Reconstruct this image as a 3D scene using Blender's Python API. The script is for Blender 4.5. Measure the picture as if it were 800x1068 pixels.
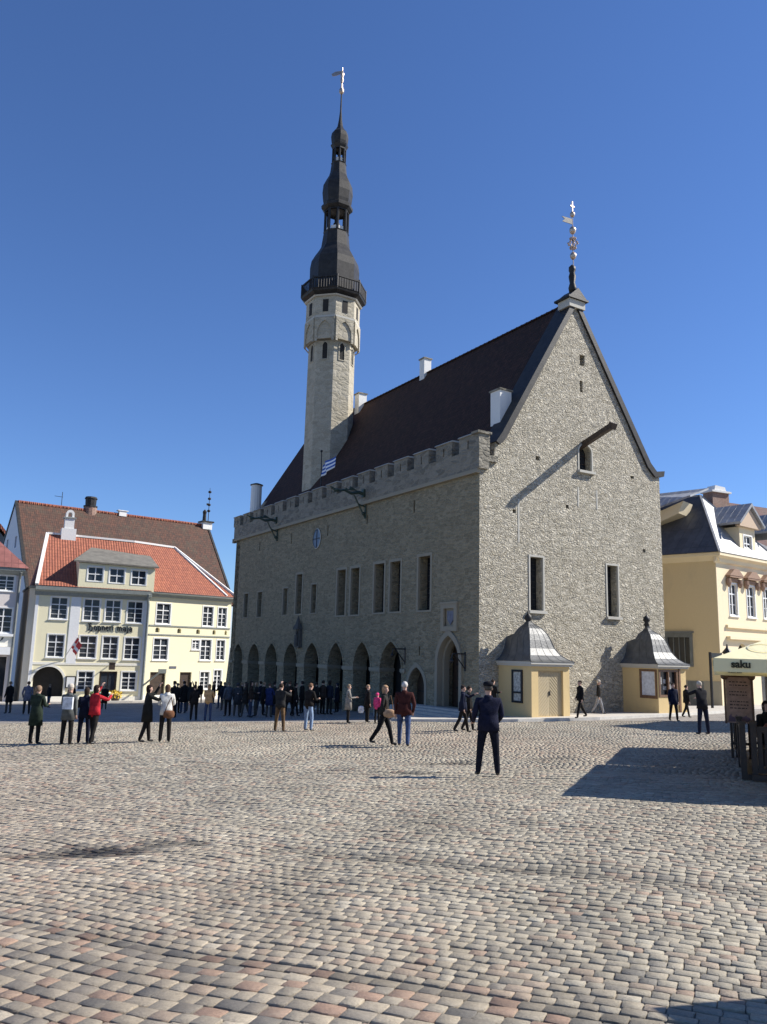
import bpy, bmesh, math, random
import numpy as np
from mathutils import Vector, Matrix, Quaternion
from mathutils.geometry import delaunay_2d_cdt
for o in list(bpy.data.objects): bpy.data.objects.remove(o)
S = bpy.context.scene
COL = S.collection
R = math.radians
random.seed(7)
# ------------------------------------------------------------------ camera
PI_, RO_ = .176, .025
cam_d = bpy.data.cameras.new('camera'); cam = bpy.data.objects.new('camera', cam_d); COL.objects.link(cam)
F_ = Vector((0, math.cos(PI_), math.sin(PI_))); U_ = Vector((0, -math.sin(PI_), math.cos(PI_))); R_ = Vector((1, 0, 0))
R2 = R_*math.cos(RO_)+U_*math.sin(RO_); U2 = -R_*math.sin(RO_)+U_*math.cos(RO_)
M = Matrix((R2, U2, -F_)).transposed().to_4x4()
cam.matrix_world = M
cam_d.sensor_fit = 'VERTICAL'; cam_d.sensor_height = 36; cam_d.lens = 832.15/1068*36
cam_d.clip_start = .1; cam_d.clip_end = 3000
S.camera = cam
# ------------------------------------------------------------------ light
SUN_EL, SUN_AZ = R(39), R(8.5)             # azimuth measured from +X towards +Y
SUN = Vector((math.cos(SUN_EL)*math.cos(SUN_AZ), math.cos(SUN_EL)*math.sin(SUN_AZ), math.sin(SUN_EL)))
W = bpy.data.worlds.new('World'); S.world = W; W.use_nodes = True
nt = W.node_tree; bg = nt.nodes['Background']; sky = nt.nodes.new('ShaderNodeTexSky')
sky.sky_type = 'NISHITA'; sky.sun_disc = False; sky.sun_elevation = SUN_EL; sky.sun_rotation = math.pi/2-SUN_AZ
sky.altitude = 40; sky.air_density = 1.0; sky.dust_density = 0.0; sky.ozone_density = 3.0
wb = nt.nodes.new('ShaderNodeMix'); wb.data_type = 'RGBA'; wb.blend_type = 'MULTIPLY'; wb.inputs[0].default_value = 1
nt.links.new(sky.outputs[0], wb.inputs[6]); wb.inputs[7].default_value = (.68, .88, 1.24, 1)
nt.links.new(wb.outputs[2], bg.inputs[0]); bg.inputs[1].default_value = .074
ld = bpy.data.lights.new('sun', 'SUN'); ld.energy = 5.0; ld.angle = R(.5); ld.color = (1, .955, .885)
lo = bpy.data.objects.new('sun', ld); COL.objects.link(lo); lo.location = (30, 0, 60)
lo.rotation_euler = (-SUN).to_track_quat('-Z', 'Y').to_euler()
S.view_settings.view_transform = 'Standard'; S.view_settings.look = 'None'
S.view_settings.exposure = 0.68; S.view_settings.gamma = 1
S.render.engine = 'CYCLES'
# ------------------------------------------------------------------ helpers
GA, GB, GC = 1.76, .027, .034
def gz(x, y): return -GA+GB*x-GC*y
def tag(o, label=None, cat=None, group=None, kind=None):
    if label: o['label'] = label
    if cat: o['category'] = cat
    if group: o['group'] = group
    if kind: o['kind'] = kind
    return o
class MB:
    def __init__(s): s.v = []; s.f = []; s.m = []; s.cur = 0
    def add(s, vs, fs):
        b = len(s.v); s.v += [tuple(p) for p in vs]
        for f in fs: s.f.append(tuple(b+i for i in f)); s.m.append(s.cur)
        return s
    def box(s, x0, x1, y0, y1, z0, z1):
        vs = [(x, y, z) for z in (z0, z1) for y in (y0, y1) for x in (x0, x1)]
        return s.add(vs, [(0, 2, 3, 1), (4, 5, 7, 6), (0, 1, 5, 4), (2, 6, 7, 3), (0, 4, 6, 2), (1, 3, 7, 5)])
    def poly(s, pts): return s.add(pts, [tuple(range(len(pts)))])
    def ext(s, pts, ax, a0, a1):
        def P(p, a): return {'x': (a, p[0], p[1]), 'y': (p[0], a, p[1]), 'z': (p[0], p[1], a)}[ax]
        n = len(pts)
        return s.add([P(p, a0) for p in pts]+[P(p, a1) for p in pts],
                     [tuple(range(n)), tuple(range(2*n-1, n-1, -1))]+[(i, (i+1) % n, (i+1) % n+n, i+n) for i in range(n)])
    def lathe(s, c, prof, n=16, rot=0, sx=1, sy=1, cap=True):
        vs = []
        for r, z in prof:
            for k in range(n):
                a = rot+2*math.pi*k/n; vs.append((c[0]+r*sx*math.cos(a), c[1]+r*sy*math.sin(a), c[2]+z))
        fs = [(j*n+k, j*n+(k+1) % n, (j+1)*n+(k+1) % n, (j+1)*n+k) for j in range(len(prof)-1) for k in range(n)]
        if cap: fs += [tuple(range(n-1, -1, -1)), tuple((len(prof)-1)*n+k for k in range(n))]
        return s.add(vs, fs)
    def tube(s, a, b, r0, r1=None, n=8):
        r1 = r0 if r1 is None else r1
        a = Vector(a); b = Vector(b); d = (b-a).normalized(); u = d.orthogonal().normalized(); w = d.cross(u)
        vs = [tuple(p+(u*math.cos(2*math.pi*k/n)+w*math.sin(2*math.pi*k/n))*r) for p, r in ((a, r0), (b, r1)) for k in range(n)]
        return s.add(vs, [tuple(range(n-1, -1, -1)), tuple(range(n, 2*n))]+[(k, (k+1) % n, n+(k+1) % n, n+k) for k in range(n)])
    def path(s, pts, r, n=6):
        for a, b in zip(pts[:-1], pts[1:]): s.tube(a, b, r, r, n)
        return s
    def ball(s, c, r, sx=1, sy=1, sz=1, n=12):
        m = max(5, n//2)
        prof = [(max(1e-3, math.sin(math.pi*i/m))*r, -math.cos(math.pi*i/m)*r*sz) for i in range(m+1)]
        return s.lathe(c, prof, n, 0, sx, sy)
    def bar(s, a, b, w, h, up=(0, 0, 1)):
        a = Vector(a); b = Vector(b); d = (b-a).normalized(); u = Vector(up); r = d.cross(u).normalized(); u = r.cross(d)
        vs = [tuple(p+r*i*w/2+u*j*h/2) for p in (a, b) for i, j in ((-1, -1), (1, -1), (1, 1), (-1, 1))]
        return s.add(vs, [(3, 2, 1, 0), (4, 5, 6, 7), (0, 1, 5, 4), (1, 2, 6, 5), (2, 3, 7, 6), (3, 0, 4, 7)])
    def wall(s, ax, outer, holes, a0, a1):
        """slab between a0 and a1 on axis ax ('x' or 'y'), with openings cut right through"""
        vs = []; es = []
        for lp in [outer]+holes:
            b = len(vs); vs += [Vector(p) for p in lp]; es += [(b+i, b+(i+1) % len(lp)) for i in range(len(lp))]
        ov, oe, of, *_ = delaunay_2d_cdt(vs, es, [], 1, 1e-5)
        def inside(p, lp):
            c = False; j = len(lp)-1
            for i in range(len(lp)):
                if (lp[i][1] > p[1]) != (lp[j][1] > p[1]) and p[0] < (lp[j][0]-lp[i][0])*(p[1]-lp[i][1])/(lp[j][1]-lp[i][1])+lp[i][0]: c = not c
                j = i
            return c
        fs = []
        for f in of:
            c = sum((ov[i] for i in f), Vector((0, 0)))/len(f)
            if inside(c, outer) and not any(inside(c, h) for h in holes): fs.append(tuple(f))
        def P(p, a): return (a, p[0], p[1]) if ax == 'x' else (p[0], a, p[1])
        s.add([P(p, a0) for p in ov], fs); s.add([P(p, a1) for p in ov], fs)
        for lp in [outer]+holes:
            n = len(lp); s.add([P(p, a0) for p in lp]+[P(p, a1) for p in lp], [(i, (i+1) % n, n+(i+1) % n, n+i) for i in range(n)])
        return s
    def xf(s, fn, i0=0):
        s.v = s.v[:i0]+[tuple(fn(p)) for p in s.v[i0:]]; return s
def to_obj(name, mb, mats, parent=None, smooth=False, dz=0, recalc=True, weld=False):
    me = bpy.data.meshes.new(name)
    v = [(p[0], p[1], p[2]-dz) for p in mb.v]
    me.from_pydata(v, [], mb.f)
    if not isinstance(mats, (list, tuple)): mats = [mats]
    for m in mats: me.materials.append(m)
    if len(mats) > 1: me.polygons.foreach_set('material_index', mb.m)
    if recalc or weld:
        bm = bmesh.new(); bm.from_mesh(me)
        if weld: bmesh.ops.remove_doubles(bm, verts=bm.verts, dist=1e-4)
        bmesh.ops.recalc_face_normals(bm, faces=bm.faces); bm.to_mesh(me); bm.free()
    if smooth:
        me.polygons.foreach_set('use_smooth', [True]*len(me.polygons))
    me.update()
    o = bpy.data.objects.new(name, me); COL.objects.link(o)
    if parent: o.parent = parent
    return o
class Asm:
    """a thing: an Empty at its base with parts; parts are written with heights measured from the camera level"""
    def __init__(s, name, label, cat, xy, ang=0, zb=None, group=None):
        s.zb = gz(*xy) if zb is None else zb
        s.o = bpy.data.objects.new(name, None); COL.objects.link(s.o); s.o.empty_display_size = .3
        s.o.location = (xy[0], xy[1], s.zb); s.o.rotation_euler = (0, 0, ang); tag(s.o, label, cat, group)
    def part(s, name, mb, mats, parent=None, smooth=False, label=None, weld=False):
        o = to_obj(name, mb, mats, parent or s.o, smooth, s.zb, weld=weld)
        if label: o['label'] = label
        return o
def thing(name, mb, mats, label, cat, loc, rz=0, group=None, smooth=False):
    o = to_obj(name, mb, mats, None, smooth); o.location = loc; o.rotation_euler = (0, 0, rz)
    return tag(o, label, cat, group)
def copy_tree(o, parent=None):
    c = o.copy(); COL.objects.link(c); c.parent = parent
    for ch in list(o.children): copy_tree(ch, c)
    return c
def arch_pts(x0, x1, zb, zs, za, n=8, pointed=True):
    """outline of an arched opening: bottom zb, springing zs, apex za"""
    pts = [(x0, zb)]; w = x1-x0; h = za-zs
    if pointed:
        r = (w*w/4+h*h)/w
        for i in range(n):
            a = math.asin(min(1, h/r))*i/n
            pts.append((x0+r-r*math.cos(a), zs+r*math.sin(a)))
        pts.append(((x0+x1)/2, za))
        for i in range(n-1, -1, -1):
            a = math.asin(min(1, h/r))*i/n
            pts.append((x1-r+r*math.cos(a), zs+r*math.sin(a)))
    else:
        for i in range(2*n+1):
            a = math.pi*(1-i/(2*n)); pts.append(((x0+x1)/2+w/2*math.cos(a), zs+h*math.sin(a)))
    pts.append((x1, zb)); return pts
def rect(x0, x1, z0, z1): return [(x0, z0), (x1, z0), (x1, z1), (x0, z1)]
# ------------------------------------------------------------------ materials
MATS = {}
def newmat(name):
    m = bpy.data.materials.new(name); m.use_nodes = True; n = m.node_tree
    return m, n, n.nodes['Principled BSDF']
def node(n, t, **k):
    q = n.nodes.new(t)
    for a, b in k.items():
        if isinstance(a, str) and hasattr(q, a): setattr(q, a, b)
    return q
def mix(n, a, b, fac, typ='MIX'):
    q = n.nodes.new('ShaderNodeMix'); q.data_type = 'RGBA'; q.blend_type = typ
    for i, v in ((0, fac), (6, a), (7, b)):
        if isinstance(v, bpy.types.NodeSocket): n.links.new(v, q.inputs[i])
        elif i == 0: q.inputs[0].default_value = v
        else: q.inputs[i].default_value = (*v, 1)
    return q.outputs[2]
def ramp(n, src, p0, p1, c0=(0, 0, 0), c1=(1, 1, 1)):
    q = n.nodes.new('ShaderNodeValToRGB'); e = q.color_ramp.elements
    e[0].position = p0; e[1].position = p1; e[0].color = (*c0, 1); e[1].color = (*c1, 1)
    n.links.new(src, q.inputs[0]); return q.outputs[0]
def objco(n, scale=(1, 1, 1), order=None):
    tc = n.nodes.new('ShaderNodeTexCoord'); out = tc.outputs['Object']
    if order:
        sp = n.nodes.new('ShaderNodeSeparateXYZ'); cb = n.nodes.new('ShaderNodeCombineXYZ'); n.links.new(out, sp.inputs[0])
        for i, a in enumerate(order):
            if a in 'xyz': n.links.new(sp.outputs['xyz'.index(a)], cb.inputs[i])
            elif a == 's':
                ad = n.nodes.new('ShaderNodeMath'); n.links.new(sp.outputs[0], ad.inputs[0]); n.links.new(sp.outputs[1], ad.inputs[1]); n.links.new(ad.outputs[0], cb.inputs[i])
        out = cb.outputs[0]
    mp = n.nodes.new('ShaderNodeMapping'); mp.inputs['Scale'].default_value = scale; n.links.new(out, mp.inputs[0])
    return mp.outputs[0]
def noise(n, co, sc, det=5, rough=.6, dist=0):
    q = n.nodes.new('ShaderNodeTexNoise'); q.inputs['Scale'].default_value = sc; q.inputs['Detail'].default_value = det
    q.inputs['Roughness'].default_value = rough; q.inputs['Distortion'].default_value = dist; n.links.new(co, q.inputs['Vector']); return q.outputs['Fac']
def bump(n, bs, h, dist, strength=1, prev=None):
    q = n.nodes.new('ShaderNodeBump'); q.inputs['Distance'].default_value = dist; q.inputs['Strength'].default_value = strength
    n.links.new(h, q.inputs['Height'])
    if prev is not None: n.links.new(prev, q.inputs['Normal'])
    n.links.new(q.outputs[0], bs.inputs['Normal']); return q.outputs[0]
def plain(name, col, rough=.7, metal=0, var=.18, sc=6, bd=.004, emit=None):
    if name in MATS: return MATS[name]
    m, n, b = newmat(name); co = objco(n)
    f = noise(n, co, sc, 5)
    dark = tuple(c*(1-var) for c in col); lite = tuple(min(1, c*(1+var)) for c in col)
    n.links.new(ramp(n, f, .3, .7, dark, lite), b.inputs['Base Color'])
    b.inputs['Roughness'].default_value = rough; b.inputs['Metallic'].default_value = metal
    if bd: bump(n, b, noise(n, co, sc*5, 3), bd, .6)
    MATS[name] = m; return m
def stucco(name, col, dirt=(.3, .27, .2), dirt_amt=.35, bd=.01):
    if name in MATS: return MATS[name]
    m, n, b = newmat(name); co = objco(n)
    big = noise(n, objco(n, (1, 1, .35)), .9, 6, .65)
    fine = noise(n, co, 14, 4)
    c = mix(n, tuple(x*.9 for x in col), tuple(min(1, x*1.06) for x in col), fine)
    d = ramp(n, big, .55, .8, (0, 0, 0), (dirt_amt,)*3)
    c = mix(n, c, dirt, d)
    n.links.new(c, b.inputs['Base Color']); b.inputs['Roughness'].default_value = .85
    bump(n, b, noise(n, co, 9, 5, .7), bd, .7)
    MATS[name] = m; return m
def rubble(name, c_dark, c_lite, mortar, sc=2.3, bd=.07, flat=1.9, mort_w=.09, warp=.35, fine=.55, lump=1.1):
    m, n, b = newmat(name)
    co0 = objco(n, (1, 1, flat)); nz = n.nodes.new('ShaderNodeTexNoise'); nz.inputs['Scale'].default_value = 1.6; nz.inputs['Detail'].default_value = 3; n.links.new(co0, nz.inputs['Vector'])
    vm = n.nodes.new('ShaderNodeVectorMath'); vm.operation = 'MULTIPLY_ADD'; n.links.new(nz.outputs['Color'], vm.inputs[0]); vm.inputs[1].default_value = (warp,)*3; n.links.new(co0, vm.inputs[2]); co = vm.outputs[0]
    v1 = n.nodes.new('ShaderNodeTexVoronoi'); v1.feature = 'DISTANCE_TO_EDGE'; v1.inputs['Scale'].default_value = sc; n.links.new(co, v1.inputs['Vector'])
    v2 = n.nodes.new('ShaderNodeTexVoronoi'); v2.feature = 'F1'; v2.inputs['Scale'].default_value = sc; n.links.new(co, v2.inputs['Vector'])
    sep = n.nodes.new('ShaderNodeSeparateColor'); n.links.new(v2.outputs['Color'], sep.inputs[0])
    cell = mix(n, c_dark, c_lite, sep.outputs[0])
    fn = noise(n, objco(n), 11, 6, .7)
    cell = mix(n, cell, ramp(n, fn, .25, .75, (.35,)*3, (1.35,)*3), .55, 'MULTIPLY')
    edge = ramp(n, v1.outputs['Distance'], 0, mort_w)
    patch = noise(n, objco(n), .35, 4, .6)
    ef = mix(n, edge, (1, 1, 1), ramp(n, patch, .35, .7, (0,)*3, (.75,)*3))
    c = mix(n, mortar, cell, ef)
    st = noise(n, objco(n, (1, 1, .25)), .7, 5, .6)
    c = mix(n, c, tuple(x*.62 for x in c_dark), ramp(n, st, .56, .78, (0,)*3, (.45,)*3))
    n.links.new(c, b.inputs['Base Color']); b.inputs['Roughness'].default_value = .92
    h = n.nodes.new('ShaderNodeMath'); h.operation = 'MULTIPLY_ADD'; n.links.new(fn, h.inputs[0]); h.inputs[1].default_value = fine
    e2 = ramp(n, v1.outputs['Distance'], 0, .28); n.links.new(e2, h.inputs[2])
    h2 = n.nodes.new('ShaderNodeMath'); h2.operation = 'MULTIPLY_ADD'; n.links.new(noise(n, objco(n), 3.1, 4, .6), h2.inputs[0]); h2.inputs[1].default_value = lump; n.links.new(h.outputs[0], h2.inputs[2])
    bump(n, b, h2.outputs[0], bd, 1)
    MATS[name] = m; return m
def tiles(name, c1, c2, order, w=.22, h=.3, bd=.03, moss=(.1, .09, .06), moss_amt=.4, wave=False):
    m, n, b = newmat(name); co = objco(n, (1, 1, 1), order)
    br = n.nodes.new('ShaderNodeTexBrick'); br.inputs['Scale'].default_value = 1; br.inputs['Brick Width'].default_value = w; br.inputs['Row Height'].default_value = h
    br.inputs['Mortar Size'].default_value = .018; br.inputs['Mortar Smooth'].default_value = .6; br.offset = 0 if wave else .5
    br.inputs['Color1'].default_value = (*c1, 1); br.inputs['Color2'].default_value = (*c2, 1); br.inputs['Mortar'].default_value = (*[x*.45 for x in c1], 1)
    n.links.new(co, br.inputs['Vector'])
    f = noise(n, objco(n), .8, 6, .7)
    c = mix(n, br.outputs['Color'], moss, ramp(n, f, .48, .72, (0,)*3, (moss_amt,)*3))
    f2 = noise(n, objco(n), 5, 4, .7); c = mix(n, c, ramp(n, f2, .3, .7, (.6,)*3, (1.25,)*3), .8, 'MULTIPLY')
    n.links.new(c, b.inputs['Base Color']); b.inputs['Roughness'].default_value = .85
    wv = n.nodes.new('ShaderNodeTexWave'); wv.wave_type = 'BANDS'; wv.bands_direction = 'X'; wv.inputs['Scale'].default_value = 1/w/ (2*math.pi)*math.pi*.1*10 if False else .314/w
    wv.wave_profile = 'SIN'; n.links.new(co, wv.inputs['Vector'])
    sw = n.nodes.new('ShaderNodeTexWave'); sw.wave_type = 'BANDS'; sw.bands_direction = 'Y'; sw.wave_profile = 'SAW'; sw.inputs['Scale'].default_value = .314/h; n.links.new(co, sw.inputs['Vector'])
    a = n.nodes.new('ShaderNodeMath'); a.operation = 'MULTIPLY_ADD'; n.links.new(wv.outputs['Fac'], a.inputs[0]); a.inputs[1].default_value = 1.0 if wave else .3
    sv = n.nodes.new('ShaderNodeMath'); sv.operation = 'MULTIPLY'; n.links.new(sw.outputs['Fac'], sv.inputs[0]); sv.inputs[1].default_value = -.8; n.links.new(sv.outputs[0], a.inputs[2])
    a2 = n.nodes.new('ShaderNodeMath'); a2.operation = 'MULTIPLY_ADD'; n.links.new(f2, a2.inputs[0]); a2.inputs[1].default_value = .6; n.links.new(a.outputs[0], a2.inputs[2])
    bump(n, b, a2.outputs[0], bd, .8)
    MATS[name] = m; return m
def seam_metal(name, col, order, w=.55, rough=.35, metal=.6):
    m, n, b = newmat(name); co = objco(n, (1, 1, 1), order)
    br = n.nodes.new('ShaderNodeTexBrick'); br.inputs['Scale'].default_value = 1; br.inputs['Brick Width'].default_value = w; br.inputs['Row Height'].default_value = 1.6
    br.inputs['Mortar Size'].default_value = .02; br.inputs['Mortar Smooth'].default_value = .3; br.offset = 0
    br.inputs['Color1'].default_value = (*col, 1); br.inputs['Color2'].default_value = (*[x*.82 for x in col], 1); br.inputs['Mortar'].default_value = (*[x*.7 for x in col], 1)
    n.links.new(co, br.inputs['Vector'])
    f = noise(n, objco(n), 1.3, 6, .7); c = mix(n, br.outputs['Color'], ramp(n, f, .3, .7, (.6,)*3, (1.2,)*3), .8, 'MULTIPLY')
    n.links.new(c, b.inputs['Base Color']); b.inputs['Roughness'].default_value = rough; b.inputs['Metallic'].default_value = metal
    bump(n, b, br.outputs['Fac'], .03, 1)
    MATS[name] = m; return m
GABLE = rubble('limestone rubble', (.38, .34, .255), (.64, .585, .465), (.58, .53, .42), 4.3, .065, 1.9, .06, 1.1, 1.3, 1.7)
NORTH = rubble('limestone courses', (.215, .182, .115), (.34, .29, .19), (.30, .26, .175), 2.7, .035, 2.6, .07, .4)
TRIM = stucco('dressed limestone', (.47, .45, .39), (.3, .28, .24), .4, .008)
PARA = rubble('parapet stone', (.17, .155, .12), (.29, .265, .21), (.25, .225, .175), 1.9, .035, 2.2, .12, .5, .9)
TRIMN = stucco('shade toned dressings', (.30, .265, .195), (.2, .18, .13), .5, .01)  # darker copy of the dressed limestone, shade of the north front in its colour
CHALK = stucco('white limewash', (.74, .73, .69), (.45, .43, .38), .35, .01)
TOWERM = rubble('tower render', (.36, .32, .235), (.48, .43, .33), (.44, .395, .30), 1.6, .02, 2.0, .05, .8, .8, .9)
ROOFH = tiles('old brown roof tiles', (.075, .036, .024), (.04, .022, .016), 'yz ', .2, .26, .05, (.05, .03, .018), .6)
ROOFO = tiles('orange pantiles', (.36, .12, .065), (.27, .085, .05), 'xz ', .25, .36, .05, (.28, .10, .06), .35, True)
ROOFB = tiles('weathered brown tiles', (.115, .05, .03), (.06, .034, .024), 'xz ', .25, .33, .04, (.075, .062, .04), .75)
REDMET = seam_metal('red painted sheet', (.29, .115, .095), 'xz ', .6, .5, .0)
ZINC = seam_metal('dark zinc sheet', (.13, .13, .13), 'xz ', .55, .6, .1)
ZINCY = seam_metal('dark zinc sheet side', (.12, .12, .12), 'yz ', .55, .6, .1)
ZINC_SUNLIT = seam_metal('sunlit colour zinc sheet', (.36, .365, .37), 'yx ', .55, .5, .1)  # brighter copy of the roof zinc, sunlight put into the colour
KMET = plain('kiosk lead sheet', (.095, .097, .095), .5, .15, .35, 2.2, .02)
COPPER = plain('black patinated copper', (.036, .034, .032), .5, .15, .35, 3, .01)
GREENCU = plain('green bronze', (.05, .075, .06), .5, .5, .3, 6)
IRON = plain('black iron', (.02, .02, .022), .5, .3, .2, 8)
GILT = plain('gilded copper', (.48, .38, .30), .4, .8, .15, 8, 0)
GLASS = plain('dark window glass', (.02, .024, .03), .08, 0, .3, 2, 0)
GLASS2 = plain('house window glass', (.035, .042, .052), .06, 0, .4, 1.5, 0)
GLASS2.node_tree.nodes['Principled BSDF'].inputs['Specular IOR Level'].default_value = .3
DARKIN = plain('dark interior', (.02, .018, .016), .9, 0, .2, 2, 0)
WHITEP = plain('white window paint', (.76, .76, .74), .5, 0, .05, 6, .002)
YELL = stucco('pale yellow plaster', (.84, .77, .52), (.55, .48, .32), .22)
CREAM = stucco('cream plaster', (.80, .77, .67), (.5, .47, .4), .25)
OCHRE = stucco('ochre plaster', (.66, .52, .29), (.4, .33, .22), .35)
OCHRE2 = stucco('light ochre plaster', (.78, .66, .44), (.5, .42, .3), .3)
KIOSKY = stucco('kiosk yellow plaster', (.64, .48, .235), (.34, .28, .18), .5, .008)
PINKG = stucco('grey pink plaster', (.66, .60, .56), (.42, .38, .35), .35)
SLATE = plain('grey green painted cornice', (.23, .25, .23), .6, 0, .12, 4, .003)
DGREY = plain('dark grey plaster', (.16, .17, .16), .7, 0, .2, 3)
BRICK = tiles('chimney brick', (.36, .22, .16), (.28, .17, .13), 'sz ', .24, .08, .01, (.3, .26, .22), .5)
WOODD = plain('dark stained wood', (.045, .028, .018), .55, 0, .4, 7, .006)
WOODB = plain('brown wood', (.16, .085, .045), .55, 0, .35, 7, .004)
# ------------------------------------------------------------------ ground
for _m in (ROOFH, COPPER): _m.node_tree.nodes['Principled BSDF'].inputs['Specular IOR Level'].default_value = .2
def sett_far():
    m, n, b = newmat('far setts'); co = objco(n, (1, 1, 1)); mp = n.nodes.new('ShaderNodeMapping'); mp.inputs['Rotation'].default_value = (0, 0, R(24.3)); n.links.new(co, mp.inputs[0])
    br = n.nodes.new('ShaderNodeTexBrick'); br.inputs['Scale'].default_value = 1; br.inputs['Brick Width'].default_value = .17; br.inputs['Row Height'].default_value = .14
    br.inputs['Mortar Size'].default_value = .014; br.inputs['Mortar Smooth'].default_value = .5
    br.inputs['Color1'].default_value = (.36, .32, .275, 1); br.inputs['Color2'].default_value = (.25, .225, .20, 1); br.inputs['Mortar'].default_value = (.13, .12, .10, 1); n.links.new(mp.outputs[0], br.inputs['Vector'])
    f = noise(n, objco(n), .5, 6, .7); c = mix(n, br.outputs['Color'], ramp(n, f, .3, .7, (.75,)*3, (1.2,)*3), .9, 'MULTIPLY')
    n.links.new(c, b.inputs['Base Color']); b.inputs['Roughness'].default_value = .75
    h = n.nodes.new('ShaderNodeMath'); h.operation = 'SUBTRACT'; n.links.new(noise(n, co, 9, 4), h.inputs[0]); n.links.new(br.outputs['Fac'], h.inputs[1]); bump(n, b, h.outputs[0], .02, .8)
    return m
SETT_FAR = sett_far()
def sett_near():
    m, n, b = newmat('granite setts'); at = n.nodes.new('ShaderNodeAttribute'); at.attribute_name = 'Col'
    co = objco(n); f = noise(n, co, 60, 5, .8); f2 = noise(n, co, 7, 3, .6)
    c = mix(n, at.outputs['Color'], ramp(n, f, .25, .75, (.62,)*3, (1.32,)*3), .85, 'MULTIPLY')
    c = mix(n, c, ramp(n, f2, .3, .7, (.82,)*3, (1.15,)*3), .8, 'MULTIPLY')
    wear = noise(n, objco(n), .9, 7, .72); c = mix(n, c, ramp(n, wear, .32, .66, (.70, .69, .66), (1.12, 1.11, 1.08)), .9, 'MULTIPLY')
    sand = noise(n, objco(n), 3.2, 8, .8); c = mix(n, c, (.27, .24, .185), ramp(n, sand, .56, .70, (0,)*3, (.6,)*3))
    n.links.new(c, b.inputs['Base Color']); b.inputs['Roughness'].default_value = .6; b.inputs['Specular IOR Level'].default_value = .4
    bump(n, b, f, .008, 1, bump(n, b, noise(n, co, 18, 4, .7), .009, .8)); return m
SETT = sett_near()
BED = plain('sandy joints', (.21, .185, .145), .95, 0, .4, 14, .01)
PAVE = plain('light paving slabs', (.46, .43, .38), .8, 0, .15, 1.5, .004)
CONC = plain('pale kerb stone', (.55, .53, .48), .8, 0, .15, 3, .004)
def slab_sheet(name, pts, h, thick, mat, lab=None):
    mb = MB(); n = len(pts)
    top = [(x, y, gz(x, y)+h) for x, y in pts]; bot = [(x, y, gz(x, y)+h-thick) for x, y in pts]
    mb.add(top+bot, [tuple(range(n)), tuple(range(2*n-1, n-1, -1))]+[(i, (i+1) % n, n+(i+1) % n, n+i) for i in range(n)])
    return tag(to_obj(name, mb, mat), kind='structure')
mb = MB(); N_ = 24; xs = np.array([-400, -300, -200, -150, -100, -70, -50, -35, -26, -24.6, -24.4, -10, 10, 24.4, 24.6, 26, 35, 50, 70, 100, 150, 200, 300, 400.]); ys = np.array([-120, -60, -20, -5, 1.2, 1.4, 5, 20, 37.2, 37.4, 40, 45, 50, 60, 80, 100, 140, 200, 260, 340, 450, 600, 750, 900.])
mb.add([(x, y, gz(x, y)-(.16 if abs(x) < 24.5 and 1.3 < y < 37.3 else .004)) for y in ys for x in xs], [(j*N_+i, j*N_+i+1, (j+1)*N_+i+1, (j+1)*N_+i) for j in range(N_-1) for i in range(N_-1)])
tag(to_obj('ground', mb, SETT_FAR, recalc=False), kind='structure')
def und(x, y):
    """gentle settlement of the old paving"""
    h = .018*np.sin(x*.9+y*.33+1)*np.sin(y*.75-.4*x)+.012*np.sin(x*2.3+1.1*y)*np.sin(y*1.7-.6*x+2)
    q = x*.41+y*.912                                  # distance across the rows
    def dip(q0, w, a, xm, xw): return -a*np.exp(-((q-q0)/w)**2)*np.exp(-((x-xm)/xw)**2)
    h = h+dip(8.07, .3, .045, .9, 2.6)+dip(4.85, .25, .02, -1.6, 2.0)+dip(15.6, .4, .06, -1, 5)
    h = h-.05*np.exp(-((x+2.95)/.9)**2-((y-9.15)/.5)**2)
    return h
gx = np.linspace(-24.45, 24.45, 300); gy = np.linspace(1.5, 37.4, 230); GX, GY = np.meshgrid(gx, gy); GZ = -GA+GB*GX-GC*GY+und(GX, GY)-.013
mb = MB(); mb.v = [tuple(p) for p in np.stack([GX, GY, GZ], -1).reshape(-1, 3)]
mb.f = [(j*300+i, j*300+i+1, (j+1)*300+i+1, (j+1)*300+i) for j in range(229) for i in range(299)]; mb.m = [0]*len(mb.f)
tag(to_obj('joint_sand', mb, BED, recalc=False, smooth=True), kind='structure')
rng = np.random.default_rng(3)
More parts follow.
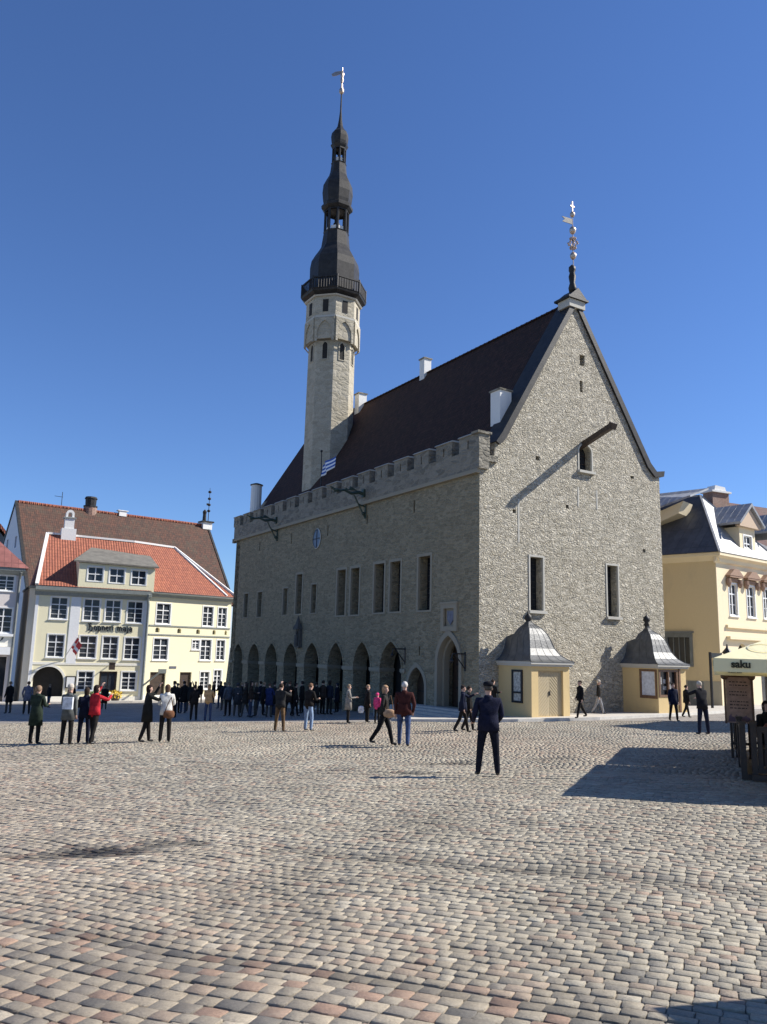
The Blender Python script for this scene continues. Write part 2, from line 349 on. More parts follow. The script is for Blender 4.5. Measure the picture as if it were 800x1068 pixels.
def lay_setts(q0, q1, detail, name):
    c, s = math.cos(R(-24.3)), math.sin(R(-24.3))     # row direction
    P = []; q = q0
    while q < q1:
        rh = (.125 if q < 4.85 else .101)+rng.uniform(-.01, .01); zr = rng.normal(0, .0025); kk = .92 if q < 4.85 else .76
        l = -30+rng.uniform(0, .2)
        ln = rng.uniform(.12, .205, 560)*kk; st = l+np.concatenate([[0], np.cumsum(ln)[:-1]])
        mid = st+ln/2; qq = q+rh/2
        X = mid*c-qq*s; Y = mid*s+qq*c
        ok = (Y > 2.3) & (Y < 37.3) & (np.abs(X) < .56*Y+2.2)
        for a, b in zip(mid[ok], ln[ok]): P.append((a, qq, b, rh, zr))
        q += rh+(.022 if abs(q+rh-4.85) < .07 or abs(q+rh-8.07) < .06 else 0)
    P = np.array(P); n = len(P)
    gap = .0045; gapr = .011
    dzr = P[:, 4]; hw = (P[:, 2]-gap)/2; hh = (P[:, 3]-gapr)/2
    if detail:
        tx = np.array([-1, 0, 1, 1, 1, 0, -1, -1.]); ty = np.array([-1, -1, -1, 0, 1, 1, 1, 0.]); cor = np.array([.975, 1, .975, 1, .975, 1, .975, 1])
        rings = [(1.0, -.05), (.995, -.0035), (.955, -.0005), (0, .0006)]
    else:
        tx = np.array([-1, 1, 1, -1.]); ty = np.array([-1, -1, 1, 1.]); cor = np.array([.97]*4); rings = [(1, -.04), (.84, .0), (0, .004)]
    k = len(tx); V = []
    jit = rng.uniform(-.005, .005, (n, k, 2)); tilt = rng.normal(0, .015, (n, 2)); dz = rng.normal(0, .0025, n)+dzr
    for rs, z in rings:
        m_ = k if rs > 0 else 1
        lx = (tx*cor*rs)[None, :m_]*hw[:, None]+(jit[:, :m_, 0]*rs); ly = (ty*cor*rs)[None, :m_]*hh[:, None]+jit[:, :m_, 1]*rs
        if rs == 0: lx = np.zeros((n, 1)); ly = np.zeros((n, 1))
        A = P[:, 0:1]+lx; B = P[:, 1:2]+ly
        X = A*c-B*s; Y = A*s+B*c
        Z = -GA+GB*X-GC*Y+und(X, Y)+z+dz[:, None]+tilt[:, 0:1]*lx+tilt[:, 1:2]*ly
        V.append(np.stack([X, Y, Z], -1))
    V = np.concatenate(V, 1); nv = V.shape[1]
    fs = []
    for r in range(len(rings)-2):
        for i in range(k): fs.append((r*k+i, r*k+(i+1) % k, (r+1)*k+(i+1) % k, (r+1)*k+i))
    quads = np.array(fs); r = len(rings)-2
    tris = np.array([(r*k+i, r*k+(i+1) % k, nv-1) for i in range(k)])
    off = (np.arange(n)*nv)
    Q = (quads[None]+off[:, None, None]).reshape(-1, 4); T = (tris[None]+off[:, None, None]).reshape(-1, 3)
    me = bpy.data.meshes.new(name)
    me.vertices.add(n*nv); me.vertices.foreach_set('co', V.reshape(-1))
    lv = np.concatenate([Q.reshape(-1), T.reshape(-1)]); ls = np.concatenate([np.arange(len(Q))*4, len(Q)*4+np.arange(len(T))*3]); lt = np.concatenate([np.full(len(Q), 4), np.full(len(T), 3)])
    me.loops.add(len(lv)); me.loops.foreach_set('vertex_index', lv.astype(np.int32)); me.polygons.add(len(ls)); me.polygons.foreach_set('loop_start', ls.astype(np.int32)); me.polygons.foreach_set('loop_total', lt.astype(np.int32))
    me.update(calc_edges=True)
    # stone colours: greys, buffs, rosy and dark granites
    pal = np.array([(.36, .325, .265), (.40, .365, .30), (.31, .285, .24), (.37, .30, .24), (.35, .255, .20), (.235, .22, .195), (.46, .43, .365), (.33, .235, .185), (.17, .165, .155)])
    pr = np.array([.29, .18, .23, .11, .045, .085, .035, .015, .01])
    ci = rng.choice(len(pal), n, p=pr); C = pal[ci]*rng.uniform(.9, 1.09, (n, 1)); C = C*.8+C.mean(0)*.2
    X0 = P[:, 0]*c-P[:, 1]*s; Y0 = P[:, 0]*s+P[:, 1]*c
    # near band of mixed dark and rosy stones, wet stains
    near = (P[:, 1] < 4.85) & (rng.random(n) < .36); C[near] = pal[rng.choice([4, 5, 2, 7, 8], near.sum())]*.95
    def stain(x, y, rx, ry, a):
        d = ((X0-x)/rx)**2+((Y0-y)/ry)**2+rng.normal(0, .22, n); f = np.clip(1.25-d, 0, 1); return 1-a*f
    for sx, sy, rx, ry, a in ((-2.95, 9.1, .62, .36, .88), (-2.35, 9.5, .5, .22, .6), (-3.5, 8.8, .4, .2, .5), (.5, 16.9, .7, .25, .6), (1.7, 18.1, .8, .3, .6), (1.9, 18.5, .4, .5, .4), (.5, 21.5, .9, .25, .3), (4.1, 19.5, .7, .3, .4), (1.2, 14.2, 1.6, .2, .25)):
        C = C*stain(sx, sy, rx, ry, a)[:, None]
    wl = np.exp(-((P[:, 1]-8.07)/.16)**2)*np.clip(1.2-np.abs((X0-1.5)/3.2), 0, 1)+.8*np.exp(-((P[:, 1]-4.8)/.09)**2)+.5*np.exp(-((P[:, 1]-11.2)/.14)**2)*np.clip(1-np.abs((X0-3)/3), 0, 1)  # shade of the sunken courses put into the stone colour
    C = C*(1-.38*np.clip(wl+rng.normal(0, .15, n)*wl, 0, 1))[:, None]
    big = 1+.07*np.sin(X0*.7+.9)*np.sin(Y0*.5)+.05*np.sin(X0*1.9-Y0*.8); C = C*big[:, None]*np.array([[1, .985, .925]])
    rosy = np.clip(np.sin(X0*.35+Y0*.22+1.2), 0, 1)[:, None]*.5; C = C*(1-rosy*np.array([[0, .10, .14]]))
    col = np.ones((n, nv, 4), np.float32); col[:, :, :3] = C[:, None, :]
    at = me.color_attributes.new('Col', 'FLOAT_COLOR', 'POINT'); at.data.foreach_set('color', col.reshape(-1))
    me.materials.append(SETT); me.validate()
    o = bpy.data.objects.new(name, me); COL.objects.link(o); tag(o, kind='structure')
    return n
n1 = lay_setts(.5, 17, True, 'cobblestone_paving')
n2 = lay_setts(17, 46, False, 'distant_cobblestone_paving')
print('setts', n1, n2)
slab_sheet('pavement', [(.6, 38.3), (1.4, 37.0), (6.2, 36.7), (10.3, 38.6), (15, 42.1), (22, 48.6), (48, 62), (48, 80), (20, 66), (2.9, 41)], .12, .4, PAVE)
slab_sheet('pavement_kerb', [(1.38, 36.86), (6.23, 36.55), (10.38, 38.46), (15.07, 41.95), (22.05, 48.45), (21.95, 48.6), (14.95, 42.1), (10.28, 38.6), (6.19, 36.71), (1.41, 37.01)], .128, .4, CONC)
slab_sheet('far_pavement', [(-44, 63.5), (-32, 69.6), (-22.4, 74.6), (-12, 83), (-12, 90), (-22.9, 80), (-44, 70)], .12, .4, PAVE)
# ------------------------------------------------------------------ town hall (local: x along the gable, y along the arcade front, z from camera level)
YA = .55; CX, CY = 4.859, 39.772
LN = 33.4; GW = 13.72
def hall_pt(s, t):
    return (CX+s*math.cos(YA)-t*math.sin(YA), CY+s*math.sin(YA)+t*math.cos(YA))
H = Asm('town_hall', 'grey limestone town hall with steep dark roof, arcade and slender tower, beyond the square', 'town hall', (CX, CY), YA, zb=-3.2)
ZB = -5.2
def window_part(A, ax, a_front, a_glass, x0, x1, z0, z1, trim, bars, glass=GLASS, fr=.14, proud=.03, name='window', nx=3, nz=8, sill=None, barw=.022, arch=None):
    """frame round an opening standing a little proud of the wall, leaded or wooden bars and glass set back in the reveal.
    a_front: wall face, a_glass: glass plane; sign tells which way is in"""
    sg = 1 if a_glass > a_front else -1
    m = MB(); fa, fb = a_front-sg*proud, a_front+sg*.10
    out = rect(x0-fr, x1+fr, z0-fr*.6, z1+fr); hole = rect(x0+.003, x1-.003, z0+.003, z1-.003)
    if arch: out = arch_pts(x0-fr, x1+fr, z0-fr*.6, arch, z1+fr, 6, False); hole = arch_pts(x0+.003, x1-.003, z0+.003, arch, z1-.003, 6, False)
    m.wall(ax, out, [hole], fa, fb)
    if sill:
        if ax == 'y': m.box(x0-fr-.05, x1+fr+.05, a_front-sg*sill, a_front+sg*.05, z0-.16, z0-.02)
        else: m.box(min(a_front-sg*sill, a_front+sg*.05), max(a_front-sg*sill, a_front+sg*.05), x0-fr-.05, x1+fr+.05, z0-.16, z0-.02)
    w = A.part(name, m, trim)
    p = MB()
    def bx(u0, u1, v0, v1, d0, d1):
        if ax == 'y': p.box(u0, u1, min(d0, d1), max(d0, d1), v0, v1)
        else: p.box(min(d0, d1), max(d0, d1), u0, u1, v0, v1)
    bx(x0-.05, x1+.05, z0-.05, z1+.05, a_glass, a_glass+sg*.03); p.cur = 1
    g0, g1 = a_glass-sg*.03, a_glass-sg*.002
    for i in range(nx+1):
        x = x0+(x1-x0)*i/nx; bx(x-barw, x+barw, z0, z1, g0, g1)
    for i in range(nz+1):
        z = z0+(z1-z0)*i/nz; bx(x0, x1, z-barw, z+barw, g0-sg*.004, g1+sg*.001)
    A.part('pane', p, [glass, bars], w)
    return w
# --- gable wall
RA, RZ = 6.95, 20.25
gout = [(0, ZB), (GW, ZB), (GW+.02, 11.1), (13.2, 11.0), (12.75, 11.35), (RA+.05, RZ), (RA-.05, RZ), (1.42, 11.3), (1.05, 11.1), (.95, 10.2), (0, 10.2)]
gh = [rect(3.36, 4.26, 2.42, 5.22), rect(9.06, 9.92, 2.36, 5.22), arch_pts(7.06, 8.04, 10.40, 11.5, 11.92, 6, False),
      rect(7.28, 7.66, 16.6, 17.25), rect(7.24, 7.46, 14.98, 15.68), rect(3.84, 4.12, 10.48, 10.72), rect(11.22, 11.52, 10.48, 10.66), rect(2.2, 2.42, 7.4, 7.6), rect(6.0, 6.2, 8.1, 8.3), rect(12.1, 12.3, 6.2, 6.4)]
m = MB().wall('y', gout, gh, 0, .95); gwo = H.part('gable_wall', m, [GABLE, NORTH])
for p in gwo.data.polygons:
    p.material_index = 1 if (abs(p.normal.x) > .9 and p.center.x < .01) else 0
m = MB().box(RA-1.6, RA+1.9, .952, 1.0, 14.5, 17.6); m.box(2, 12.4, .952, 1.0, 7, 12.2); H.part('dark_backing', m, DARKIN)  # dark panels standing in for the unlit loft behind the openings
window_part(H, 'y', 0, .55, 3.36, 4.26, 2.42, 5.22, TRIM, IRON, sill=.16, fr=.1, nx=3, nz=9)
window_part(H, 'y', 0, .55, 9.06, 9.92, 2.36, 5.22, TRIM, IRON, sill=.16, fr=.1, nx=3, nz=9)
window_part(H, 'y', 0, .5, 7.06, 8.04, 10.40, 11.92, TRIM, WOODD, sill=.2, fr=.09, nx=2, nz=3, arch=11.5)
# faint stucco strips left of filled openings
m = MB()
for x, z0, z1 in ((2.55, 5.9, 8.2), (6.9, 8.3, 9.4), (8.35, 8.3, 9.4)): m.box(x, x+.1, -.015, .01, z0, z1)
H.part('wall_scar', m, TRIM)
# beam with hoist above the loft window
m = MB(); b0 = Vector((7.42, -.02, 11.92)); b1 = Vector((7.42, -2.15, 12.52)); m.bar(b0+Vector((0, .3, -.08)), b1, .26, .30); m.bar(b1+Vector((0, .12, .06)), b1+Vector((0, -.16, -.10)), .34, .34)
H.part('hoist_beam', m, WOODD)
# --- north front with arcade
AR = [(6.95, 9.25), (10.35, 12.43), (13.72, 15.8), (17.07, 19.28), (20.4, 22.62), (23.78, 26.02), (27.1, 29.4), (30.5, 32.75)]
nw = [(5.38, 4.23, 2.4, 5.38), (8.33, 7.22, 2.42, 5.34), (10.15, 9.0, 2.42, 5.35), (13.04, 11.96, 2.38, 5.32), (14.85, 13.72, 2.38, 5.34), (18.6, 17.82, 2.66, 4.62), (21.06, 20.1, 2.66, 5.49), (23.25, 22.47, 2.66, 4.61), (28.1, 27.2, 2.63, 4.58), (30.9, 30.05, 2.66, 4.6)]
slits = [(28.23, 8.67, 7.96), (22.29, 8.69, 7.89), (16.49, 8.55, 7.82), (11.23, 8.57, 7.95), (5.95, 8.69, 7.96), (5.18, .46, -.03)]
nout = [(.953, ZB), (LN, ZB), (LN, 10.2), (.953, 10.2)]
nh = [arch_pts(a, b, -4.55, -.92, .72-.2*i/7, 8) for i, (a, b) in enumerate(AR)]
nh += [rect(b, a, z0, z1) for a, b, z0, z1 in nw]
nh += [rect(t-.07, t+.07, z0, z1) for t, z1, z0 in slits]
nh += [arch_pts(4.62, 6.25, -2.7, -1.75, -.66, 8), arch_pts(1.48, 3.42, -2.62, -.35, 1.1, 10)]
nh += [rect(1.9, 2.95, 1.42, 2.5)]
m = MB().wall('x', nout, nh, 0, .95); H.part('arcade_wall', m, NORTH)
for a, b, z0, z1 in nw:
    big = z1-z0 > 2.6
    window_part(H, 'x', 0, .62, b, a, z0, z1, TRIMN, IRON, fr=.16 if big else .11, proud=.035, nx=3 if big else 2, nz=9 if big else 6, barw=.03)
# portal: three receding pointed orders and plank door
m = MB()
for i, (d0, d1, ins) in enumerate(((-.10, .25, 0), (.25, .6, .16))):
    o = arch_pts(1.5-.2 if i == 0 else 1.485, 3.4+.2 if i == 0 else 3.415, -2.6, -.35, 1.1+(.22 if i == 0 else -.003), 10)
    m.wall('x', o, [arch_pts(1.52+ins*.9, 3.38-ins*.9, -2.598, -.38, 1.02-ins*1.05, 10)], d0, d1)
po = H.part('portal', m, TRIMN)
m = MB().box(.90, .94, 1.6, 3.3, -2.6, .75)
for i in range(5): m.box(.875, .902, 1.93+i*.21, 2.12+i*.21, -2.59, .7)
m.cur = 1; m.box(.86, .876, 1.9, 3.0, -1.7, -1.6); m.box(.86, .876, 1.9, 3.0, -.5, -.4)
H.part('door', m, [WOODD, IRON], po)
m = MB().box(.62, .68, 4.5, 6.4, -2.7, -.5); m.cur = 1; m.box(.6, .622, 5.38, 5.46, -2.6, -.6); m.box(.6, .622, 4.7, 6.2, -2.0, -1.92)
H.part('cellar_door', m, [WOODD, IRON])
m = MB()
m.wall('x', arch_pts(4.42, 6.45, -2.75, -1.75, -.42, 8), [arch_pts(4.63, 6.24, -2.76+.02, -1.75, -.67, 8)], -.04, .05); H.part('cellar_arch', m, TRIMN)
# coat of arms plaque
m = MB().wall('x', rect(1.72, 3.13, 1.24, 2.66), [rect(1.98, 2.87, 1.5, 2.42)], -.1, .03); m.box(.08, .14, 1.9, 2.95, 1.42, 2.5)
m.box(-.14, 0, 1.66, 3.19, 2.66, 2.76)
pl = H.part('stone_plaque', m, TRIMN)
m = MB().ext([(2.15, 2.3), (2.7, 2.3), (2.7, 1.85), (2.42, 1.58), (2.15, 1.85)], 'x', .02, .085); m.ball((.05, 2.42, 2.1), .13, .3, 1, 1.3)
H.part('shield_relief', m, plain('blue grey stone relief', (.16, .17, .21), .8), pl)
# arcade pillars: bands at the springing and low seats, arch mouldings
for i, (a, b) in enumerate(AR):
    za = .72-.2*i/7
    m = MB().wall('x', arch_pts(a-.14, b+.14, -.92, -.9, za+.18, 8), [arch_pts(a+.004, b-.004, -.921, -.91, za-.004, 8)], -.035, .06)
    H.part('arch_moulding', m, NORTH)
ends = [6.95-1.0]+[x for ab in AR for x in ab]+[33.4]
for i in range(0, len(ends), 2):
    a, b = ends[i], ends[i+1]
    if i == 0: a = 6.6
    m = MB().box(-.08, .97, a-.06, b+(.06 if i < len(ends)-2 else 0), -.98, -.80); m.box(-.05, .96, a-.03, b+(.03 if i < len(ends)-2 else 0), -1.04, -.98)
    H.part('pillar_capital', m, TRIMN)
m = MB(); m.box(.96, 4.6, 6.3, 33.2, 1.25, 1.45); m.box(4.6, 4.8, 6.3, 33.2, ZB, 1.45); m.box(.96, 4.6, 6.1, 6.3, ZB, 1.45); m.box(.96, 4.6, 33.2, 33.38, ZB, 1.45)
H.part('arcade_vault', m, NORTH)
m = MB().box(-.3, 4.6, 6.35, 33.2, -4.6, -3.62); H.part('arcade_floor', m, PAVE)
m = MB()
for t in (9, 14, 20, 25, 30): m.wall('x', rect(t-.9, t+.9, -3.6, -1.1), [arch_pts(t-.6, t+.6, -3.59, -2.2, -1.3, 6)], 4.5, 4.6)
H.part('arcade_doorway', m, TRIM)
# string course, parapet with merlons
m = MB(); m.box(-.22, .02, -.02, LN+.06, 9.24, 9.34); m.box(-.16, .02, -.02, LN+.06, 9.34, 9.46); H.part('string_course', m, TRIMN)
m = MB(); m.box(-.15, .5, -.15, LN+.3, 9.46, 10.5); m.box(-.22, .02, LN+.06, LN+.45, 9.1, 9.46); m.box(.5, 1.1, -.15, .38, 9.9, 10.22)
PP = H.part('parapet', m, PARA)
def merlon(t0, t1, slot=True):
    m = MB(); tm = (t0+t1)/2
    m.wall('x', rect(t0, t1, 10.5, 11.32), [rect(tm-.055, tm+.055, 10.62, 11.08)] if slot else [], -.15, .36)
    m.cur = 1; m.ext([(-.24, 11.32), (.46, 11.32), (.36, 11.42), (-.15, 11.4)], 'y', t0-.06, t1+.06)
    H.part('merlon', m, [PARA, TRIM], PP)
merlon(.02, 1.55)
for k in range(15): merlon(2.21+2.16*k, 3.66+2.16*k)
m = MB(); m.wall('y', rect(.36, .55, 10.2, 11.3), [], -.14, .3); m.box(-.15, .55, -.15, .02, 10.5, 11.3); m.box(-.28, .62, -.24, .36, 11.3, 11.42); H.part('corner_merlon', m, [PARA], PP)
# battered foot of the far corner
m = MB().ext([(LN-.2, 0.2), (LN+.05, .2), (LN+1.1, ZB), (LN-.2, ZB)], 'x', -.02, 1.6); H.part('buttress', m, NORTH)
# other walls, hidden from the square
m = MB().wall('y', [(0, ZB), (GW, ZB), (GW, 11.1), (RA, RZ-.2), (1.0, 11.0), (0, 11.0)], [rect(3.2, 4.3, 2, 5), rect(9, 10, 2, 5)], LN-.9, LN+.0); H.part('west_gable_wall', m, NORTH)
m = MB().wall('x', rect(.953, LN-.902, ZB, 10.9), [rect(5, 6, 2, 4.6), rect(12, 13, 2, 4.6), rect(20, 21, 2, 4.6)], GW-.9, GW); H.part('south_wall', m, NORTH)
m = MB().box(1.2, GW-1, 1.2, LN-1, -2.5, 9.5); H.part('inner_rooms', m, DARKIN)
# --- roof
m = MB()
th = .28
prof = [(.62, 10.35), (1.35, 11.45), (RA, RZ+.22), (12.85, 11.42), (13.35, 11.0), (14.02, 11.12), (13.98, 10.92), (13.2, 10.72), (12.6, 11.1), (RA, RZ-.25), (1.5, 11.1), (.8, 10.1)]
m.ext(prof, 'y', 1.2, LN-.02)
RF = H.part('roof', m, ROOFH)
m = MB()
m.ext([(1.0, 11.05), (1.42, 11.62), (RA-.35, RZ-.1), (RA, RZ+.34), (RA+.35, RZ-.1), (12.9, 11.62), (13.4, 11.18), (14.1, 11.3), (14.02, 10.95), (13.25, 10.82), (12.62, 11.35), (RA, RZ-.10), (1.62, 11.25), (1.25, 10.9)], 'y', -.14, 1.195)
H.part('verge', m, COPPER, RF)
m = MB()
for k in range(70):
    t = 1.3+k*.457; m.lathe((RA, t, RZ+.16), [(.16, 0), (.13, .12)], 6)
m.box(RA-.1, RA+.1, 1.2, LN, RZ+.18, RZ+.27); H.part('ridge_tiles', m, ROOFH, RF)
def chimney(s, t, z0, z1, w, d, mat=CHALK, cap=True, round_=False):
    m = MB()
    if round_: m.lathe((s, t, 0), [(w/2, z0), (w/2*.96, z1)], 14)
    else: m.box(s-w/2, s+w/2, t-d/2, t+d/2, z0, z1)
    m.cur = 1
    if round_: m.lathe((s, t, 0), [(w/2+.08, z1), (w/2+.08, z1+.07), (w*.2, z1+.2)], 14)
    elif cap: m.box(s-w/2-.07, s+w/2+.07, t-d/2-.07, t+d/2+.07, z1, z1+.09)
    return H.part('chimney', m, [mat, PARA if not round_ else COPPER], RF)
chimney(2.3, 1.05, 11.4, 14.25, .8, .8)
chimney(RA, 15.2, 19.9, 21.55, .62, .6)
chimney(RA-.2, 24.4, 19.6, 21.3, .75, .7)
chimney(1.0, 32.0, 10.5, 14.05, .95, .9, round_=True)
# finial block with wind vane on the gable apex
m = MB(); m.box(RA-.6, RA+.64, -.2, .75, 19.95, 20.42); m.cur = 1; m.box(RA-.76, RA+.8, -.34, .9, 20.42, 20.54)
m.ext([(RA-.66, 20.54), (RA+.7, 20.54), (RA+.02, 21.15)], 'y', -.3, .85)
FB = H.part('finial_block', m, [TRIM, COPPER])
m = MB(); c = (RA+.0, .15, 0); m.lathe(c, [(.2, 21.0), (.24, 21.3), (.16, 21.6), (.22, 22.0), (.15, 22.25), (.21, 22.4), (.2, 22.6), (.05, 22.75)], 12)
m.cur = 1; m.ball((RA+.0, .15, 22.35), .15)
H.part('finial_post', m, [COPPER, GILT], FB, smooth=True)
m = MB(); m.tube((RA+.1, .15, 22.5), (RA+.1, .15, 26.75), .03, .02)
for z, r in ((23.35, .19), (24.98, .2), (26.0, .15)): m.ball((RA+.1, .15, z), r, 1, 1, 1.25)
for k in range(8):
    a = math.pi*k/4+.2
    for rr, zz in ((.28, 0), (.16, .3), (.16, -.3)): m.ball((RA+.1+rr*math.cos(a), .15+rr*math.sin(a), 24.15+zz), .06, n=8)
    m.tube((RA+.1, .15, 23.8), (RA+.1+.28*math.cos(a), .15+.28*math.sin(a), 24.15), .018); m.tube((RA+.1, .15, 24.5), (RA+.1+.28*math.cos(a), .15+.28*math.sin(a), 24.15), .018)
m.box(RA+.07, RA+.13, .12, .18, 26.2, 26.85); m.box(RA-.06, RA+.26, .12, .18, 26.5, 26.57)
H.part('wind_vane', m, GILT, FB); m = MB()
m.ext([(RA+.06, 25.35), (RA-.75, 25.3), (RA-.55, 25.5), (RA-.78, 25.62), (RA+.06, 25.7)], 'y', .13, .16)
H.part('pennant', m, COPPER, FB)
# round glazed opening, gargoyles, niche, brackets
m = MB(); m.lathe((0, 0, 0), [(.62, 0), (.67, .05), (.62, .1)], 28, cap=False); m.xf(lambda p: (-.02-p[2]*.6, 18.04+p[0]*.92, 7.8+p[1]*1.08))
CK = H.part('round_window', m, TRIM)
m = MB(); m.lathe((0, 0, 0), [(.63, 0), (.63, .03)], 28); m.xf(lambda p: (-.01-p[2], 18.04+p[0]*.92, 7.8+p[1]*1.08)); m.cur = 1
m.box(-.065, -.041, 18.01, 18.07, 7.15, 8.45); m.box(-.065, -.041, 17.49, 18.59, 7.77, 7.83)
H.part('pane', m, [plain('sky blue tinted glass', (.07, .11, .16), .3, 0, .3, 2, 0), IRON], CK)  # sky reflection put into the bluish base colour of the pane
def gargoyle(t, z):
    m = MB(); pts = [(0, z), (-.6, z+.12), (-1.1, z-.02), (-1.6, z+.14), (-2.1, z+.02)]
    for (a, za), (b, zb_), r in zip(pts[:-1], pts[1:], (.12, .11, .09, .075)): m.tube((a, t, za), (b, t, zb_), r, r*.9)
    m.ball((-2.15, t, z+.06), .14, 1.5, .8, .8); m.ext([(-2.2, z+.12), (-2.6, z+.26), (-2.55, z+.16), (-2.28, z+.02)], 'y', t-.07, t+.07); m.ext([(-2.2, z), (-2.5, z-.12), (-2.25, z-.1)], 'y', t-.06, t+.06)
    m.ext([(-.7, z+.2), (-1.2, z+.42), (-1.3, z+.2), (-1.55, z+.3), (-1.5, z+.15)], 'y', t-.05, t+.05)
    m.tube((-.05, t, z-1.5), (-.9, t, z-.1), .05); m.tube((-.05, t, z-1.5), (-.05, t, z+.3), .07); m.tube((-.05, t, z-.75), (-.55, t, z-.65), .05); m.ball((-.2, t, z-1.2), .12)
    m.box(-.3, .0, t-.12, t+.12, z-.15, z+.35)
    H.part('gargoyle', m, GREENCU)
gargoyle(24.8, 9.85); gargoyle(11.4, 9.85)
m = MB(); m.box(-.3, .0, 19.75, 20.45, .3, .42); m.box(-.22, -.18+.18, 19.8, 20.4, .42, 1.55); m.lathe((-.2, 20.1, 0), [(.42, 1.55), (.38, 1.7), (.2, 1.95), (.09, 2.3), (.03, 2.5)], 6)
m.lathe((-.3, 20.1, 0), [(.14, .42), (.17, .8), (.15, 1.15), (.06, 1.2), (.1, 1.32), (.08, 1.45)], 8); H.part('statue_niche', m, plain('dark stone', (.09, .085, .075), .8))
for t, z in ((6.6, .05), (1.1, -.15)):
    m = MB(); m.tube((0, t, z+.25), (-.8, t, z+.25), .035); m.tube((0, t, z-.5), (-.65, t, z+.22), .03); m.tube((-.8, t, z+.25), (-.85, t, z-.0), .03); m.box(-.03, .01, t-.06, t+.06, z-.6, z+.35); m.ball((-.85, t, z-.1), .1)
    H.part('torch_bracket', m, IRON)
# steps in front of the portal
m = MB()
for i, (w, z) in enumerate(((2.0, -2.92), (1.55, -2.80), (1.1, -2.70), (.7, -2.61))): m.box(-w, -.0, .15+.0*i, 6.55-.1*i, -3.6, z)
H.part('portal_steps', m, PAVE)
# --- tower
TS, TT = 3.83, 24.35
def tmap(m, zm=True):
    A = [8, 22, 22.25, 24.75, 25.2, 27.5, 29.4, 30.2, 31.5]; B_ = [8, 22, 23.1, 24.7, 24.75, 26.6, 28.4, 28.9, 30.05]
    m.xf(lambda p: (TS+(p[0]-TS)*.86, TT+(p[1]-TT)*.86, float(np.interp(p[2], A, B_)) if zm else p[2])); return m
ROT8 = R(22.5)
TWM = MB(); pr = [(2.02, 8), (2.02, 25.45)]
TWM.lathe((TS, TT, 0), [(2.3, 8), (2.22, 25.2)], 8, ROT8); tmap(TWM)
TW = H.part('tower', TWM, TOWERM, label='slender octagonal stone tower with dark baroque spire')
m = MB(); m.lathe((TS, TT, 0), [(2.6, 25.25), (2.6, 29.4)], 8, ROT8, cap=True); tmap(m)
HEADW = H.part('tower_head', m, TOWERM, TW)
def facets(r, n=8):
    """mid angles of the eight faces"""
    return [math.pi/4*k for k in range(n)]
def on_face(m, i0, ang, dist):
    ca, sa = math.cos(ang), math.sin(ang)
    m.xf(lambda p: (TS+(dist+p[0])*ca-p[1]*sa, TT+(dist+p[0])*sa+p[1]*ca, p[2]), i0)
m = MB()
for a in facets(0):
    ap = 2.6*math.cos(math.pi/8); i0 = len(m.v); m.box(-.05, .06, -.97, .97, 27.5, 27.66); on_face(m, i0, a, ap)
m.lathe((TS, TT, 0), [(2.75, 29.4), (2.85, 29.55)], 8, ROT8); tmap(m); H.part('band', m, TRIM, TW)
m = MB()
for a in facets(0):   # pointed blind niches carried on the wider head
    ap = 2.6*math.cos(math.pi/8); i0 = len(m.v)
    m.wall('x', [(-.93, 24.55), (.93, 24.55), (.93, 27.45), (-.93, 27.45)][0:4], [arch_pts(-.72, .72, 24.56, 25.8, 27.15, 6)], -.02, .12); on_face(m, i0, a, ap)
tmap(m); H.part('arched_corbel', m, TOWERM, TW)
for k, a in enumerate(facets(0)):
    ap = 2.225*math.cos(math.pi/8); m = MB(); i0 = 0
    m.wall('x', arch_pts(-.36, .36, 22.25, 24.2, 24.75, 6, True), [arch_pts(-.24, .24, 22.37, 24.1, 24.6, 6, True)], -.06, .06); on_face(m, 0, a, ap)
    tmap(m); w = H.part('tower_window', m, TOWERM, TW)
    m = MB(); m.ext(arch_pts(-.25, .25, 22.36, 24.1, 24.61, 6, True), 'x', -.05, .005); on_face(m, 0, a, ap)
    m2 = MB(); m2.box(-.02, .03, -.27, .27, 28.0, 29.1); on_face(m2, 0, a, 2.6*math.cos(math.pi/8)); m.v += m2.v; b = len(m.v)-len(m2.v); m.f += [tuple(i+b for i in f) for f in m2.f]; m.m += m2.m
    tmap(m); o = H.part('tower_opening', m, DARKIN, TW)
# gallery
m = MB(); m.lathe((TS, TT, 0), [(2.5, 29.5), (2.75, 29.7), (3.12, 30.0), (3.18, 30.2)], 8, ROT8)
m.lathe((TS, TT, 0), [(3.12, 30.2), (3.22, 30.3), (3.12, 30.35)], 8, ROT8)
for k in range(8):
    a0 = ROT8+math.pi/4*k; a1 = a0+math.pi/4; p0 = Vector((TS+3.1*math.cos(a0), TT+3.1*math.sin(a0), 0)); p1 = Vector((TS+3.1*math.cos(a1), TT+3.1*math.sin(a1), 0))
    m.bar(p0+Vector((0, 0, 31.35)), p1+Vector((0, 0, 31.35)), .16, .12); m.tube(p0+Vector((0, 0, 30.2)), p0+Vector((0, 0, 31.5)), .1)
    for j in range(1, 9):
        q = p0.lerp(p1, j/9); m.tube(q+Vector((0, 0, 30.3)), q+Vector((0, 0, 31.35)), .055, n=5)
tmap(m); H.part('gallery', m, COPPER, TW)
m = MB(); c = (TS, TT, 0)
m.lathe(c, [(2.35, 30.2), (2.4, 31.2), (2.42, 31.8), (2.3, 32.5), (1.95, 33.1), (1.6, 33.6), (1.42, 34.2), (1.34, 35.2), (1.24, 36.6), (1.3, 36.75)], 8, ROT8)
